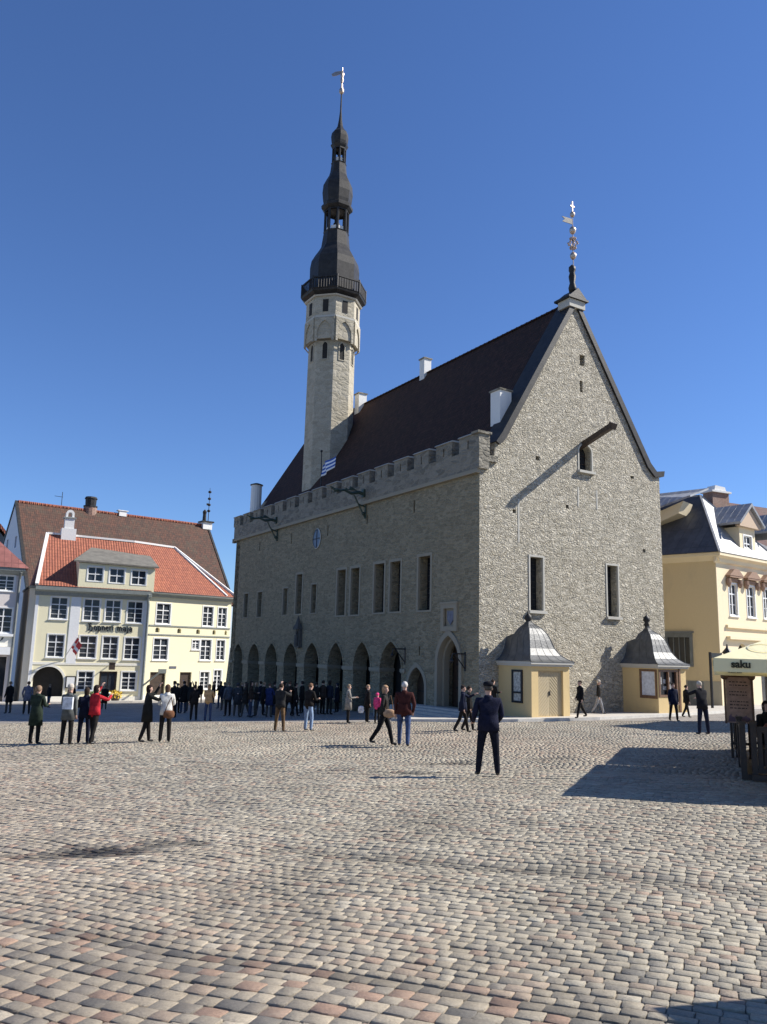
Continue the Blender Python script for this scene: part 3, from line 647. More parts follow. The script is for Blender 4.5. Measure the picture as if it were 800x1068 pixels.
m.lathe(c, [(1.3, 38.95), (1.55, 39.15), (1.58, 39.4), (1.35, 39.6), (1.42, 39.9), (1.52, 40.7), (1.45, 41.5), (1.15, 42.1), (.92, 42.5), (.82, 43.1), (.74, 44.3), (.8, 44.45)], 8, ROT8)
m.lathe(c, [(.72, 46.15), (.84, 46.35), (.9, 46.5), (.76, 46.6), (.82, 46.8), (.88, 47.3), (.82, 47.7), (.5, 48.05), (.28, 48.5), (.17, 49.3), (.09, 50.3), (.05, 53.6)], 8, ROT8)
zs = 1
# measured heights run lower than that profile above the gallery: squeeze it into place
def sq(z):
    A = [30.2, 31.8, 33.6, 36.7, 39.0, 42.5, 44.4, 46.2, 48.05, 49.6, 53.6]; B_ = [28.8, 31.6, 33.3, 34.9, 37.0, 40.3, 41.4, 42.9, 44.7, 46.0, 49.1]
    return float(np.interp(z, A, B_))
m.xf(lambda p: (p[0], p[1], sq(p[2]))); tmap(m, False); SP = H.part('spire', m, COPPER, TW)
m = MB()
def lantern(r, z0, z1, n=8, pw=.09):
    for k in range(n):
        a = ROT8+math.pi*2*k/n; m.tube((TS+r*math.cos(a), TT+r*math.sin(a), z0), (TS+r*math.cos(a), TT+r*math.sin(a), z1), pw, n=6)
        a2 = a+math.pi/n; rr = r*math.cos(math.pi/n)
    m.lathe(c, [(r+.1, z1-.22), (r+.1, z1)], 8, ROT8, cap=False); m.lathe(c, [(r-.12, z1-.22), (r-.12, z1)], 8, ROT8, cap=False)
    m.lathe(c, [(r+.08, z0), (r+.08, z0+.12)], 8, ROT8)
lantern(1.12, 34.85, 37.05, pw=.13); lantern(.62, 41.35, 42.95, pw=.1); m.tube((TS, TT, 34.9), (TS, TT, 43), .12)
m.lathe(c, [(.32, 35.9), (.4, 35.2), (.1, 36.3)], 10)
tmap(m, False); H.part('belfry_lantern', m, COPPER, TW)
m = MB()
for z, r in ((34.95, .9), (41.5, .45)):
    for k in range(8):
        a = math.pi/4*k; m.box(0, .001, 0, 0, 0, 0) if False else None
        i0 = len(m.v); m.box(-.03, .03, -.28 if r > .6 else -.15, .28 if r > .6 else .15, z, z+.42); on_face(m, i0, a, r)
tmap(m, False); H.part('lantern_panel', m, CHALK, TW)
m = MB(); m.tube((TS, TT, 48.2), (TS, TT, 50.9), .05, .035); m.ball((TS, TT, 48.55), .23, 1, 1, 1.3); m.tube((TS, TT, 48.8), (TS, TT, 49.3), .1, .06)
# warrior figure with a pennant
m.lathe((TS, TT, 0), [(.1, 49.35), (.16, 49.6), (.1, 49.85), (.15, 50.05), (.17, 50.25), (.06, 50.35), (.1, 50.45), (.05, 50.6)], 8)
m.ext([(-.02, 50.3), (-.55, 50.05), (-.85, 50.0), (-.95, 50.2), (-.6, 50.45), (-.02, 50.55)], 'y', -.02, .02)
b = len(m.v)-12
ca, sa = math.cos(-YA), math.sin(-YA)
m.xf(lambda p: (TS+p[0]*ca-p[1]*sa, TT+p[0]*sa+p[1]*ca, p[2]), b)
H.part('weather_vane', m, GILT, TW)
# city flag on its own pole at the parapet
fm = MB(); fm.tube((0, 0, 0), (-.35, .55, 3.4), .045, .035); fm.ball((-.36, .56, 3.45), .09)
# cloth
FA = Asm('flag', 'blue and white striped flag flying from the roof edge near the tower', 'flag', hall_pt(.6, 18.9), YA, zb=10.3)
FA.part('flagpole', MB().tube((0, 0, 10.3), (-.1, .0, 14.3), .05, .035).ball((-.1, 0, 14.35), .09), IRON)
m = MB(); nu, nv = 18, 7
for j in range(nv):
    for i in range(nu):
        u = i/(nu-1); v = j/(nv-1)
        m.v.append((-.1+.16*math.sin(u*7+v)+.05*u, -.05-1.8*u, 12.45+.85*v+.3*u+.10*math.sin(u*6+1)*u-.0*u))
for j in range(nv-1):
    for i in range(nu-1): m.f.append((j*nu+i, j*nu+i+1, (j+1)*nu+i+1, (j+1)*nu+i)); m.m.append(j % 2)
fc = FA.part('cloth', m, [plain('flag white', (.72, .74, .78), .8, 0, .05), plain('flag blue', (.03, .10, .36), .8, 0, .05)], smooth=True)
md = fc.modifiers.new('thickness', 'SOLIDIFY'); md.thickness = .01
# ------------------------------------------------------------------ kiosks in front of the gable
def kiosk(s0, w, d, ax, zr, label, second=False):
    zg = gz(*hall_pt(s0+w/2, -d/2))+.1
    K = Asm('kiosk', label, 'kiosk', hall_pt(s0, 0), YA, zb=zg, group='yellow kiosks with bell roofs at the gable')
    y1 = -.004
    if not second:
        hs = [rect(.42, w-.42, zg+.08, zg+2.22)]
    else:
        hs = [rect(.12, w-.75, zg+.95, zg+2.25)]
    K.part('front_wall', MB().wall('y', rect(0, w, zg-.5, -.32), hs, -d, -d+.22), KIOSKY)
    hl = [rect(-1.72, -1.12, zg+.75, zg+2.15)] if not second else [rect(-d+.12, -1.25, zg+.85, zg+2.25)]
    K.part('side_wall', MB().wall('x', rect(-d+.223, y1, zg-.5, -.32), hl, 0, .2), KIOSKY)
    K.part('side_wall', MB().box(w-.2, w, -d+.223, y1, zg-.5, -.32), KIOSKY)
    if not second:
        m = MB(); m.box(.40, w/2-.01, -d+.12, -d+.17, zg+.05, zg+2.24); m.box(w/2+.01, w-.40, -d+.12, -d+.17, zg+.05, zg+2.24)
        for x0, x1, sg in ((.46, w/2-.06, 1), (w/2+.06, w-.46, -1)):
            for k in range(-6, 17):
                za = zg+.12+k*.17; a = (x0, za) if sg > 0 else (x1, za); L = x1-x0
                p0 = Vector((a[0], 0, a[1])); p1 = Vector((x1 if sg > 0 else x0, 0, za+L))
                if p0.z < zg+.12: f = (zg+.12-p0.z)/L; p0 = p0.lerp(p1, min(1, f))
                if p1.z > zg+2.16:
                    f = (zg+2.16-p0.z)/max(1e-6, (p1.z-p0.z)); p1 = p0.lerp(p1, max(0, f))
                if (p1-p0).length > .05 and p1.z > p0.z: m.bar((p0.x, -d+.115, p0.z), (p1.x, -d+.115, p1.z), .02, .018, (0, 1, 0))
        dr = K.part('door', m, stucco('kiosk door paint', (.46, .38, .24), (.3, .25, .18), .3, .004))
        K.part('handle', MB().box(w/2-.04, w/2+.04, -d+.08, -d+.118, zg+1.05, zg+1.25), IRON, dr)
        m = MB(); m.wall('x', rect(-1.80, -1.04, zg+.67, zg+2.23), [rect(-1.70, -1.14, zg+1.2, zg+2.13), rect(-1.70, -1.14, zg+.77, zg+1.12)], -.07, .04)
        nb = K.part('notice_board', m, IRON); K.part('poster', MB().box(-.02, .03, -1.7, -1.14, zg+.77, zg+2.13), plain('notice paper', (.42, .42, .38), .8, 0, .5, 9, 0), nb)
    else:
        m = MB().wall('y', rect(.06, w-.69, zg+.89, zg+2.31), [rect(.17, (w-.6)/2-.04, zg+1.0, zg+2.2), rect((w-.6)/2+.04, w-.8, zg+1.0, zg+2.2)], -d-.03, -d+.1)
        wn = K.part('window', m, WOODB); K.part('pane', MB().box(.12, w-.75, -d+.12, -d+.14, zg+.95, zg+2.25), GLASS, wn)
        m = MB()
        for x, z, a, b in ((.3, 1.75, .12, .2), (.6, 1.7, .1, .12), (.62, 1.35, .14, .1), (1.0, 1.8, .09, .12), (1.15, 1.4, .12, .14)): m.box(x-a, x+a, -d+.1, -d+.118, zg+z-b, zg+z+b)
        K.part('poster', m, [plain('faded print', (.3, .3, .3), .7, 0, .6, 12, 0)], wn)
        m = MB().wall('x', rect(-d+.06, -1.19, zg+.79, zg+2.31), [rect(-d+.17, -1.3, zg+.95, zg+2.2)], -.03, .1)
        w2 = K.part('window', m, WOODB); K.part('poster', MB().box(.03, .05, -d+.15, -1.3, zg+.9, zg+2.25), plain('white poster', (.6, .62, .66), .6, 0, .25, 5, 0), w2)
        m = MB(); m.box(w+.02, w+.05, -d+.3, -d+1.1, zg+.8, zg+2.2); K.part('poster', m, MATS['white poster'])
        m = MB(); m.box(w-.62, w-.5, -d-.06, -d+.02, zg, zg+2.45); K.part('door_post', m, WOODB)
    # eave and bell roof
    e = .17
    m = MB(); m.box(-e+.06, w+e-.06, -d-e+.06, y1, -.40, -.30); m.box(-e, w+e, -d-e, y1, -.298, -.18); K.part('eave', m, stucco('kiosk eave paint', (.50, .48, .42), (.3, .3, .28), .3, .003))
    cx, cy = w/2+ax, -.95
    hw0, hw1, hd0, hd1 = cx+e+.03, w+e+.03-cx, -.004-cy, d+e+.03+cy
    prof = [(1.0, -.178), (.86, -.08), (.70, .12), (.57, .45), (.49, .85), (.42, 1.15), (.30, 1.42), (.14, 1.62), (.06, 1.78), (.05, zr-.35)]
    m = MB(); nn = 4; vs = []; SEAM = []
    pf = []
    for (r0, z0), (r1, z1) in zip(prof[:-1], prof[1:]): pf += [(r0, z0), ((r0+r1)/2, (z0+z1)/2)]
    pf.append(prof[-1])
    for r, z in pf:
        q = [(-hw0*r, -hd1*r), (hw1*r, -hd1*r), (hw1*r, min(hd0*r, hd0)), (-hw0*r, min(hd0*r, hd0))]
        if r > .45: q[2] = (hw1*r, hd0); q[3] = (-hw0*r, hd0)
        vs += [(cx+a, cy+b, z) for a, b in q]
    n = len(pf); m.add(vs, [(j*4+k, j*4+(k+1) % 4, (j+1)*4+(k+1) % 4, (j+1)*4+k) for j in range(n-1) for k in range(4)]+[(3, 2, 1, 0), tuple(range(4*n-4, 4*n))])
    rf = K.part('roof', m, KMET)
    m = MB()
    for k in range(4):
        for f in (.25, .5, .75):
            pts = [Vector(vs[j*4+k]).lerp(Vector(vs[j*4+(k+1) % 4]), f) for j in range(n)]
            for a, b in zip(pts[:-1], pts[1:]): m.tube(a, b, .016, n=4)
    K.part('sheet_seams', m, KMET, rf)
    m = MB()
    for k in range(4):
        pts = [Vector(vs[j*4+k]) for j in range(n)]
        for a, b in zip(pts[:-1], pts[1:]): m.tube(a, b, .025, n=5)
    K.part('roof_ridge', m, KMET, rf)
    K.part('finial', MB().lathe((cx, cy, 0), [(.08, zr-.5), (.17, zr-.4), (.1, zr-.28), (.2, zr-.15), (.17, zr), (.05, zr+.12), (.02, zr+.3)], 10), COPPER, rf, smooth=True)
kiosk(1.24, 2.45, 2.4, -.1, 2.05, 'pale yellow kiosk with double door, at the left foot of the stone gable')
kiosk(10.1, 2.25, 2.4, -.15, 2.35, 'pale yellow kiosk with posters in its windows, at the right foot of the gable', True)

# ------------------------------------------------------------------ houses
def casement(A, x0, x1, z0, z1, yf=0, yg=.16, nx=2, rows=(.66,), trim=WHITEP, glass=GLASS2, fr=.07, sill=True, xfm=None, sub=3, surround=.1, smat=None, cols=2):
    m = MB(); m.wall('y', rect(x0-.003, x1+.003, z0-.003, z1+.003) if False else rect(x0+.002, x1-.002, z0+.002, z1-.002), [rect(x0+fr, x1-fr, z0+fr, z1-fr)], yf+yg-.07, yf+yg)
    xm = (x0+x1)/2; m.box(xm-.045, xm+.045, yf+yg-.075, yf+yg-.002, z0+fr, z1-fr)
    zt = z0+(z1-z0)*rows[0]; m.box(x0+fr, x1-fr, yf+yg-.08, yf+yg-.003, zt-.045, zt+.045)
    for q in range(1, sub):
        z = z0+(zt-z0)*q/sub; m.box(x0+fr, x1-fr, yf+yg-.05, yf+yg-.01, z-.018, z+.018)
    if surround:
        m.wall('y', rect(x0-surround, x1+surround, z0-surround*.6, z1+surround), [rect(x0+.001, x1-.001, z0+.001, z1-.001)], yf-.03, yf+.05)
    if sill: m.box(x0-surround-.04, x1+surround+.04, yf-.1, yf+.03, z0-surround*.6-.07, z0-surround*.6-.004)
    p = MB().box(x0, x1, yf+yg-.01, yf+yg+.02, z0, z1)
    if xfm: m.xf(xfm); p.xf(xfm)
    w = A.part('window', m, trim); A.part('pane', p, glass, w); return w
A63 = math.pi/2-R(63); PD = (-22.905, 79.0)
HP = Asm('corner_house', 'pale yellow corner house with orange tiled roof and blackletter sign, left side of the square', 'house', PD, A63, zb=-5.1)
KR = R(16)
def rk(p): return (p[0]*math.cos(KR)-p[1]*math.sin(KR), p[0]*math.sin(KR)+p[1]*math.cos(KR), p[2])
winL = [(-8.87, -7.4, 2.49, 4.5), (-5.95, -4.5, 2.43, 4.48), (-3.98, -2.57, 2.44, 4.48), (-1.94, -.46, 2.4, 4.46), (-8.84, -7.41, -1.02, 1.03), (-6.05, -4.54, -1.05, 1.0), (-3.97, -2.56, -1.08, 1.0), (-1.95, -.52, -1.1, .96), (-5.93, -4.56, -4.02, -2.3), (-1.97, -.61, -4.0, -2.3)]
doors = [(-4.03, -2.41, -5.1, -2.28)]
hl = [rect(*w) for w in winL]+[rect(*d) for d in doors]+[arch_pts(-9.9, -7.15, -5.1, -3.3, -1.9, 8, False)]
HP.part('wall', MB().wall('y', rect(-10.2, 0, -6, 5.2), hl, 0, .45), YELL)
winR = [(.94, 2.45, 2.42, 4.4), (6.18, 7.36, 2.4, 4.4), (7.98, 9.0, 2.4, 4.38), (.9, 2.44, -1.1, .97), (5.15, 5.96, 0, .92), (6.15, 7.36, -1.06, 1.0), (8.03, 9.0, -1.04, 1.0), (7.9, 8.78, -3.9, -2.07), (6.3, 7.35, -3.95, -2.25)]
drR = [(.75, 2.4, -5.0, -2.3), (3.98, 5.28, -5.0, -2.3)]
niches = [(.95, 1.4), (3.35, 3.78), (5.5, 5.92), (7.42, 7.78), (8.88, 9.15)]
hr = [rect(*w) for w in winR]+[rect(*d) for d in drR]+[arch_pts(a, b, 1.56, 1.85, 2.02, 4, False) for a, b in niches]
HP.part('wall', MB().wall('y', rect(0, 9.5, -6, 5.3), hr, 0, .45).xf(rk), YELL)
HP.part('side_wall', MB().box(9.05, 9.5, .452, 11, -6, 5.3).xf(rk), YELL); HP.part('side_wall', MB().box(-10.2, -9.75, .452, 11, -6, 5.2), CREAM)
for w in winL: casement(HP, *w)
for w in winR: casement(HP, *w, xfm=rk)
HP.part('niche_back', MB().box(.5, 9.3, .3, .34, 1.5, 2.1).xf(rk), DGREY)
HP.part('inner_rooms', MB().ext([(-9.8, .6), (0, .6), (8.6, 3.0), (6, 11), (-9.8, 11)], 'z', -6, 5.0), DARKIN)
m = MB(); m.box(-4.0, -2.44, .2, .26, -5.1, -2.3); m.cur = 1; m.box(-3.85, -3.27, .17, .2, -4.2, -2.45); m.box(-3.17, -2.6, .17, .2, -4.2, -2.45); HP.part('door', m, [WOODD, GLASS2])
for d in drR: HP.part('door', MB().box(d[0], d[1], .2, .26, d[2], d[3]).xf(rk), WOODD)
m = MB(); m.wall('y', arch_pts(-10.1, -6.95, -5.12, -3.3, -1.7, 8, False), [arch_pts(-9.9, -7.15, -5.11, -3.3, -1.905, 8, False)], -.06, .04); HP.part('arch_surround', m, CREAM)
m = MB(); m.box(-10.22, -9.95, -.05, .02, -5.5, 4.6); m.box(-7.12, -6.25, -.05, .02, -1.6, 4.6); m.box(-.34, -.02, -.05, .02, -5.5, 4.6); HP.part('pilaster', m, WHITEP)
m = MB(); m.box(-10.2, -.02, -.045, .02, -1.72, -1.5); HP.part('storey_band', m, CREAM)
m = MB(); m.box(.25, 9.5, -.07, .02, 2.16, 2.28); m.box(.25, 9.5, -.07, .02, 1.28, 1.4); HP.part('storey_band', m.xf(rk), SLATE)
m = MB(); m.box(-10.25, 9.5, 0, 0, 0, 0) if False else None
m.box(-10.2, 0, -.06, .02, -6, -4.6); HP.part('plinth', m, CREAM); HP.part('plinth', MB().box(.0, 9.5, -.06, .02, -6, -4.5).xf(rk), CREAM)
# cornices
m = MB().ext([(0, 4.6), (-.18, 4.65), (-.25, 4.95), (-.6, 5.1), (-.62, 5.45), (0, 5.5)], 'x', -10.35, .1); HP.part('cornice', m, SLATE)
m = MB().ext([(0, 5.0), (-.2, 5.05), (-.3, 5.25), (-.55, 5.35), (-.57, 5.55), (0, 5.6)], 'x', -.1, 9.75).xf(rk); HP.part('cornice', m, SLATE)
# roofs
RD, RH, EV = 6.0, 11.0, 5.5
mit = (RD*-math.tan(KR/2), RD)
e0 = Vector((-10.3, -.65, EV)); e1 = Vector((0, -.65, EV)); r0 = Vector((-9.35, RD, RH+.15)); r1 = Vector((mit[0], RD, RH))
rR = lambda x, y, z: Vector(rk((x, y, z)))
e2 = rR(9.8, -.6, EV); r2 = rR(5.6, RD, RH-.1); bL = Vector((-10.3, 12.6, EV)); bR = rR(9.8, 12.6, EV)
m = MB(); m.poly([e0, e1, r1, r0]); m.poly([r0, r1, Vector((mit[0]*2, 12.6, EV)), bL]); m.poly([e0, r0, bL]); rfL = HP.part('roof', m, ROOFO)
m = MB(); m.poly([e1, e2, r2, r1]); m.poly([e2, bR, r2]); m.poly([r1, r2, bR, Vector((mit[0]*2, 12.6, EV))])
inv = lambda p: (p[0]*math.cos(KR)+p[1]*math.sin(KR), -p[0]*math.sin(KR)+p[1]*math.cos(KR), p[2])
m.xf(inv); rfR = HP.part('roof', m, ROOFO); rfR.rotation_euler = (0, 0, KR)
m = MB()
for a, b in ((r0, r1), (r1, r2), (r2, e2), (r0, e0)): m.bar(a+Vector((0, 0, .07)), b+Vector((0, 0, .07)), .3, .2)
m.bar(r2+Vector((.0, 0, .06)), rR(8.6, -.5, EV+.1), .25, .16)
HP.part('ridge_cap', m, CHALK, rfL)
# dormer
m = MB().wall('y', [(-6.75, 5.4), (.3, 5.4), (.3, 7.75), (-6.75, 7.85)], [rect(-5.94, -4.55, 6.14, 7.5), rect(-3.95, -2.57, 6.08, 7.48), rect(-1.9, -.52, 6.04, 7.45)], -.6, -.17)
DM = HP.part('dormer', m, YELL)
for x0, x1, z0, z1 in ((-5.94, -4.55, 6.14, 7.5), (-3.95, -2.57, 6.08, 7.48), (-1.9, -.52, 6.04, 7.45)): casement(HP, x0, x1, z0, z1, yf=-.6, sub=1, rows=(.5,), sill=False)
m = MB().ext([(-.168, 5.4), (-.168, 7.84), (4.2, 8.9), (2.6, 8.0), (-.168, 5.41)], 'x', -6.75, -6.5); m.ext([(-.168, 5.4), (-.168, 7.74), (4.2, 8.9), (2.6, 8.0), (-.168, 5.41)], 'x', .05, .3); HP.part('dormer_side', m, OCHRE2, DM)
m = MB(); m.add([(-7.3, -.85, 7.88), (.6, -.85, 7.74), (.65, 4.4, 9.3), (-5.2, 4.6, 9.75), (-7.3, -.85, 8.03), (.6, -.85, 7.88), (.65, 4.4, 9.5), (-5.2, 4.6, 9.95)], [(0, 1, 2, 3), (7, 6, 5, 4), (0, 4, 5, 1), (1, 5, 6, 2), (2, 6, 7, 3), (3, 7, 4, 0)])
HP.part('dormer_roof', m, plain('weathered dormer felt', (.15, .14, .115), .8, 0, .3, 1.5, .01), DM)
m = MB(); m.box(-8.1, -6.7, 5.4, 6.6, 9.6, 11.8); m.box(-7.85, -6.95, 5.5, 6.5, 11.8, 13.0); m.cur = 1; m.box(-8.0, -6.8, 5.4, 6.6, 12.85, 12.97); m.cur = 0
m.wall('y', arch_pts(-7.8, -7.0, 12.97, 13.35, 13.75, 6, False), [arch_pts(-7.6, -7.2, 12.98, 13.3, 13.5, 6, False)], 5.6, 6.4)
HP.part('chimney', m, [CHALK, SLATE], rfL)
# drainpipe, signs, lamp
m = MB(); m.path([(-.1, -.6, 5.2), (-.1, -.25, 4.6), (-.0, -.14, 4.2), (-.0, -.14, -4.9)], .13, 8); m.box(-.28, .2, -.55, -.1, 4.9, 5.3); HP.part('drainpipe', m, SLATE)
m = MB(); m.box(-7.0, -6.12, -.14, .0, -3.85, -2.75); m.cur = 1; m.box(-6.9, -6.22, -.15, -.141, -3.75, -2.85); HP.part('notice_case', m, [IRON, plain('white paper', (.7, .7, .68), .7, 0, .1)])
HP.part('street_sign', MB().box(2.75, 3.5, -.04, .0, -1.95, -1.72).xf(rk), plain('enamel sign', (.12, .13, .16), .4))
m = MB(); m.tube((-3.1, -.1, -1.6), (-3.1, -.9, -1.45), .05); m.box(-3.35, -2.85, -1.15, -.7, -2.1, -1.5); m.box(-3.4, -2.8, -1.2, -.65, -1.5, -1.42); HP.part('hanging_sign', m, WOODD)
m = MB(); m.tube((.0, -.2, -3.6), (1.3, -1.6, -2.2), .09); m.box(1.1, 1.8, -1.9, -1.5, -2.35, -1.95); HP.part('bracket_lamp', m, SLATE)
# blackletter lettering: broad-nib strokes
def nib(m, pts, w=.085, y0=-.07, y1=-.002):
    nx, nz = w*.72, w*.6
    for (x0, z0), (x1, z1) in zip(pts[:-1], pts[1:]):
        q = [(x0-nx/2, z0+nz/2-.0), (x0+nx/2, z0-nz/2), (x1+nx/2, z1-nz/2), (x1-nx/2, z1+nz/2)]
        if abs((q[1][0]-q[0][0])*(q[2][1]-q[1][1])-(q[1][1]-q[0][1])*(q[2][0]-q[1][0])) < 1e-4: q = [(x0-nx/2, z0-nz/2), (x0+nx/2, z0+nz/2), (x1+nx/2, z1+nz/2), (x1-nx/2, z1-nz/2)]
        m.ext(q, 'y', y0, y1)
def minim(x, b=0, t=1): return [(x-.12, t-.1), (x, t-.0), (x+.03, t-.18), (x+.03, b+.16), (x+.16, b+.0)]
GL = {'H': (1.15, [[(.0, 1.35), (.2, 1.5), (.3, 1.2), (.3, .15), (.1, 0)], [(.3, 1.35), (.55, 1.55), (.8, 1.4)], [(.3, .85), (.65, 1.0), (.85, .8), (.85, .1), (.6, -.25)]]),
      'o': (.75, [[(.35, 1), (.12, .8), (.12, .2), (.35, 0), (.58, .2), (.58, .8), (.35, 1)]]),
      'p': (.8, [[(.0, .95), (.17, .95), (.17, -.4)], [(.17, .85), (.42, 1), (.6, .8), (.6, .2), (.35, 0), (.17, .12)]]),
      'n': (.8, [minim(.15), [(.2, .8), (.45, 1), (.6, .82), (.6, .15), (.7, 0)]]),
      'e': (.65, [[(.5, .2), (.33, 0), (.12, .2), (.12, .8), (.35, 1), (.52, .75), (.15, .5)]]),
      'r': (.6, [minim(.15), [(.2, .8), (.4, 1.0), (.52, .85)]]), 'i': (.42, [minim(.17), [(.18, 1.32), (.24, 1.26)]]),
      'm': (1.2, [minim(.15), [(.2, .8), (.42, 1), (.56, .82), (.56, .05)], [(.6, .8), (.82, 1), (.97, .82), (.97, .15), (1.08, 0)]]),
      'a': (.8, [[(.15, .9), (.35, 1), (.58, .85), (.58, .15), (.7, 0)], [(.55, .6), (.25, .55), (.12, .3), (.3, 0), (.55, .18)]]),
      'j': (.42, [[(.1, .95), (.22, .95), (.22, -.2), (.0, -.4)], [(.18, 1.32), (.24, 1.26)]]), ' ': (.55, [])}
txt = 'Hopneri maja'; sc = .43; tot = sum(GL[c][0] for c in txt)*sc; kx = 4.15/tot; x = -5.45; m = MB()
for ch in txt:
    w, st = GL[ch]
    for s_ in st: nib(m, [(x+a*sc*kx, 1.52+b*sc) for a, b in s_], .135)
    x += w*sc*kx
    if ch == ' ': HP.part('sign_word', m, IRON); m = MB()
HP.part('sign_word', m, IRON)
# house at the left edge
PL = (-33.13, 74.0); AH = math.pi/2-R(60)
LH = Asm('rose_grey_house', 'rose grey house with red sheet roof and black shop front, cut by the left edge', 'house', PL, AH, zb=-5.4)
wl = [(-2.11, -.78, 4.87, 6.24), (-2.15, -.66, 1.08, 3.28), (-4.7, -3.3, 4.87, 6.24), (-4.7, -3.3, 1.08, 3.28), (-7.3, -5.9, 4.87, 6.24), (-7.3, -5.9, 1.08, 3.28)]
LH.part('wall', MB().wall('y', rect(-10, -.25, -7, 6.8), [rect(*w) for w in wl]+[rect(-2.9, -.75, -5.6, -1.1), rect(-6.2, -3.6, -5.6, -1.1)], 0, .4), PINKG)
LH.part('side_wall', MB().box(-.65, -.25, .402, 10, -7, 6.8), PINKG)
for w in wl: casement(LH, *w)
LH.part('shop_interior', MB().box(-9.5, -.7, 1.2, 1.3, -6, -.9), DARKIN)
LH.part('shop_window', MB().box(-2.9, -.75, .3, .33, -5.4, -1.1), GLASS)
m = MB(); m.box(-9.9, -.5, -.1, .0, -.2, .72); m.cur = 1; m.box(-9.9, -.45, -.35, .0, .72, .95); m.box(-9.9, -.6, -.7, 0, -.9, -.22); LH.part('shop_fascia', m, [CREAM, WHITEP])
def lettering(A, text, size, x, y, z, mat, rz=0, shear=0, bold=0, name='lettering', parent=None, ax='y', fn=None):
    cu = bpy.data.curves.new(name, 'FONT'); cu.body = text; cu.size = size; cu.extrude = .006; cu.shear = shear; cu.offset = bold
    t = bpy.data.objects.new('tmp', cu); COL.objects.link(t); bpy.context.view_layer.update()
    me = bpy.data.meshes.new_from_object(t.evaluated_get(bpy.context.evaluated_depsgraph_get())); bpy.data.objects.remove(t)
    for v in me.vertices:
        p = (x+v.co.x, y-v.co.z, z+v.co.y)
        if fn: p = fn(p)
        v.co = (p[0], p[1], p[2]-A.zb)
    me.materials.clear(); me.materials.append(mat); me.update()
    o = bpy.data.objects.new(name, me); COL.objects.link(o); o.parent = parent or A.o; return o
lettering(LH, "cor'", .85, -2.75, -.11, .0, IRON, shear=.35, bold=.03, name='shop_lettering')
m = MB().ext([(0, 6.3), (-.3, 6.4), (-.6, 6.7), (-.6, 6.95), (0, 7.0)], 'x', -10, .0); LH.part('cornice', m, SLATE)
m = MB(); a_, b_, c_, d_ = (-11, -.7, 6.95), (.3, -.7, 6.95), (.3, 10.5, 6.95), (-11, 10.5, 6.95); t1, t2 = (-4.2, 4.2, 11.6), (-11, 4.2, 11.6)
m.poly([a_, b_, t1, t2]); m.poly([b_, c_, t1]); m.poly([c_, d_, t2, t1]); LH.part('roof', m, REDMET)
m = MB(); m.path([(-.35, -.55, 6.6), (-.38, -.15, 6.0), (-.38, -.15, -5.2)], .12, 8); LH.part('drainpipe', m, DGREY)
PW = Asm('white_party_house', 'narrow white strip of house squeezed between the rose grey and pale yellow houses', 'house', (-32.9, 75.2), R(28), zb=-5.4)
PW.part('wall', MB().box(-.1, 1.4, 0, 8, -7, 5.3), CREAM); PW.part('drainpipe', MB().path([(1.0, -.2, 5.2), (1.0, -.15, -.5), (.7, -.15, -1.4), (.7, -.15, -5.3)], .12, 8), DGREY)
m = MB(); m.box(-.2, 1.5, -.25, 8, 5.3, 5.5); PW.part('roof', m, SLATE); PW.part('storey_band', MB().box(-.1, 1.4, -.08, .0, .9, 1.1), CREAM)
# big house behind with weathered roof
AB = math.atan2(.62, .79)
BH = Asm('long_house', 'long house behind with steep weathered brown tile roof and brick chimney', 'house', (-45.9, 98), AB, zb=-6)
m = MB(); m.wall('x', [(-9, -7), (9, -7), (9, 6.5), (0, 17.3), (-9, 6.5)], [rect(-2.4, -1.6, 11.6, 13.0), rect(-5, -4.2, 8.6, 10), rect(1.6, 2.4, 11.6, 13.0)], 0, .5); m.wall('x', [(-9, -7), (9, -7), (9, 6.5), (0, 17.3), (-9, 6.5)], [], 25.6, 26.1); m.box(.5, 25.6, -9, -8.6, -7, 6.8); m.box(.5, 25.6, 8.6, 9, -7, 6.8)
BH.part('wall', m, stucco('blue white plaster', (.62, .66, .70), (.4, .42, .45), .3)); BH.part('inner_rooms', MB().box(1.5, 25, -7.5, 7.5, -6, 6), DARKIN)
m = MB().ext([(-9.6, 5.9), (0, 17.6), (9.6, 5.9), (9.4, 5.7), (0, 17.25), (-9.4, 5.7)], 'x', .25, 25.9); rb = BH.part('roof', m, ROOFB)
m = MB()
for k in range(56): m.tube((.3+k*.455, 0, 17.62), (.72+k*.455, 0, 17.66), .2, .17, 6)
BH.part('ridge_tiles', m, ROOFO, rb)
m = MB().ext([(-9.7, 5.9), (0, 17.75), (9.7, 5.9), (9.4, 5.7), (0, 17.3), (-9.4, 5.7)], 'x', -.1, .245); m.ext([(-9.7, 5.9), (0, 17.75), (9.7, 5.9), (9.4, 5.7), (0, 17.3), (-9.4, 5.7)], 'x', 25.905, 26.2); BH.part('verge', m, COPPER, rb)
m = MB().lathe((9.3, .3, 0), [(.85, 16.5), (.85, 18.1)], 12); m.cur = 1; m.lathe((9.3, .3, 0), [(.92, 18.1), (.92, 18.3), (.7, 18.35), (.75, 19.2), (.85, 19.25), (.7, 19.5)], 10); BH.part('chimney', m, [BRICK, COPPER], rb)
m = MB().box(13.0, 14.0, -.3, .3, 17.4, 18.1); m.box(12.8, 14.2, -.4, .4, 18.1, 18.2); BH.part('chimney', m, [CHALK], rb)
m = MB(); m.tube((5.5, 0, 17.5), (5.5, 0, 19.6), .04); m.tube((4.6, .2, 19.0), (5.6, 0, 18.95), .03); BH.part('aerial', m, IRON, rb)
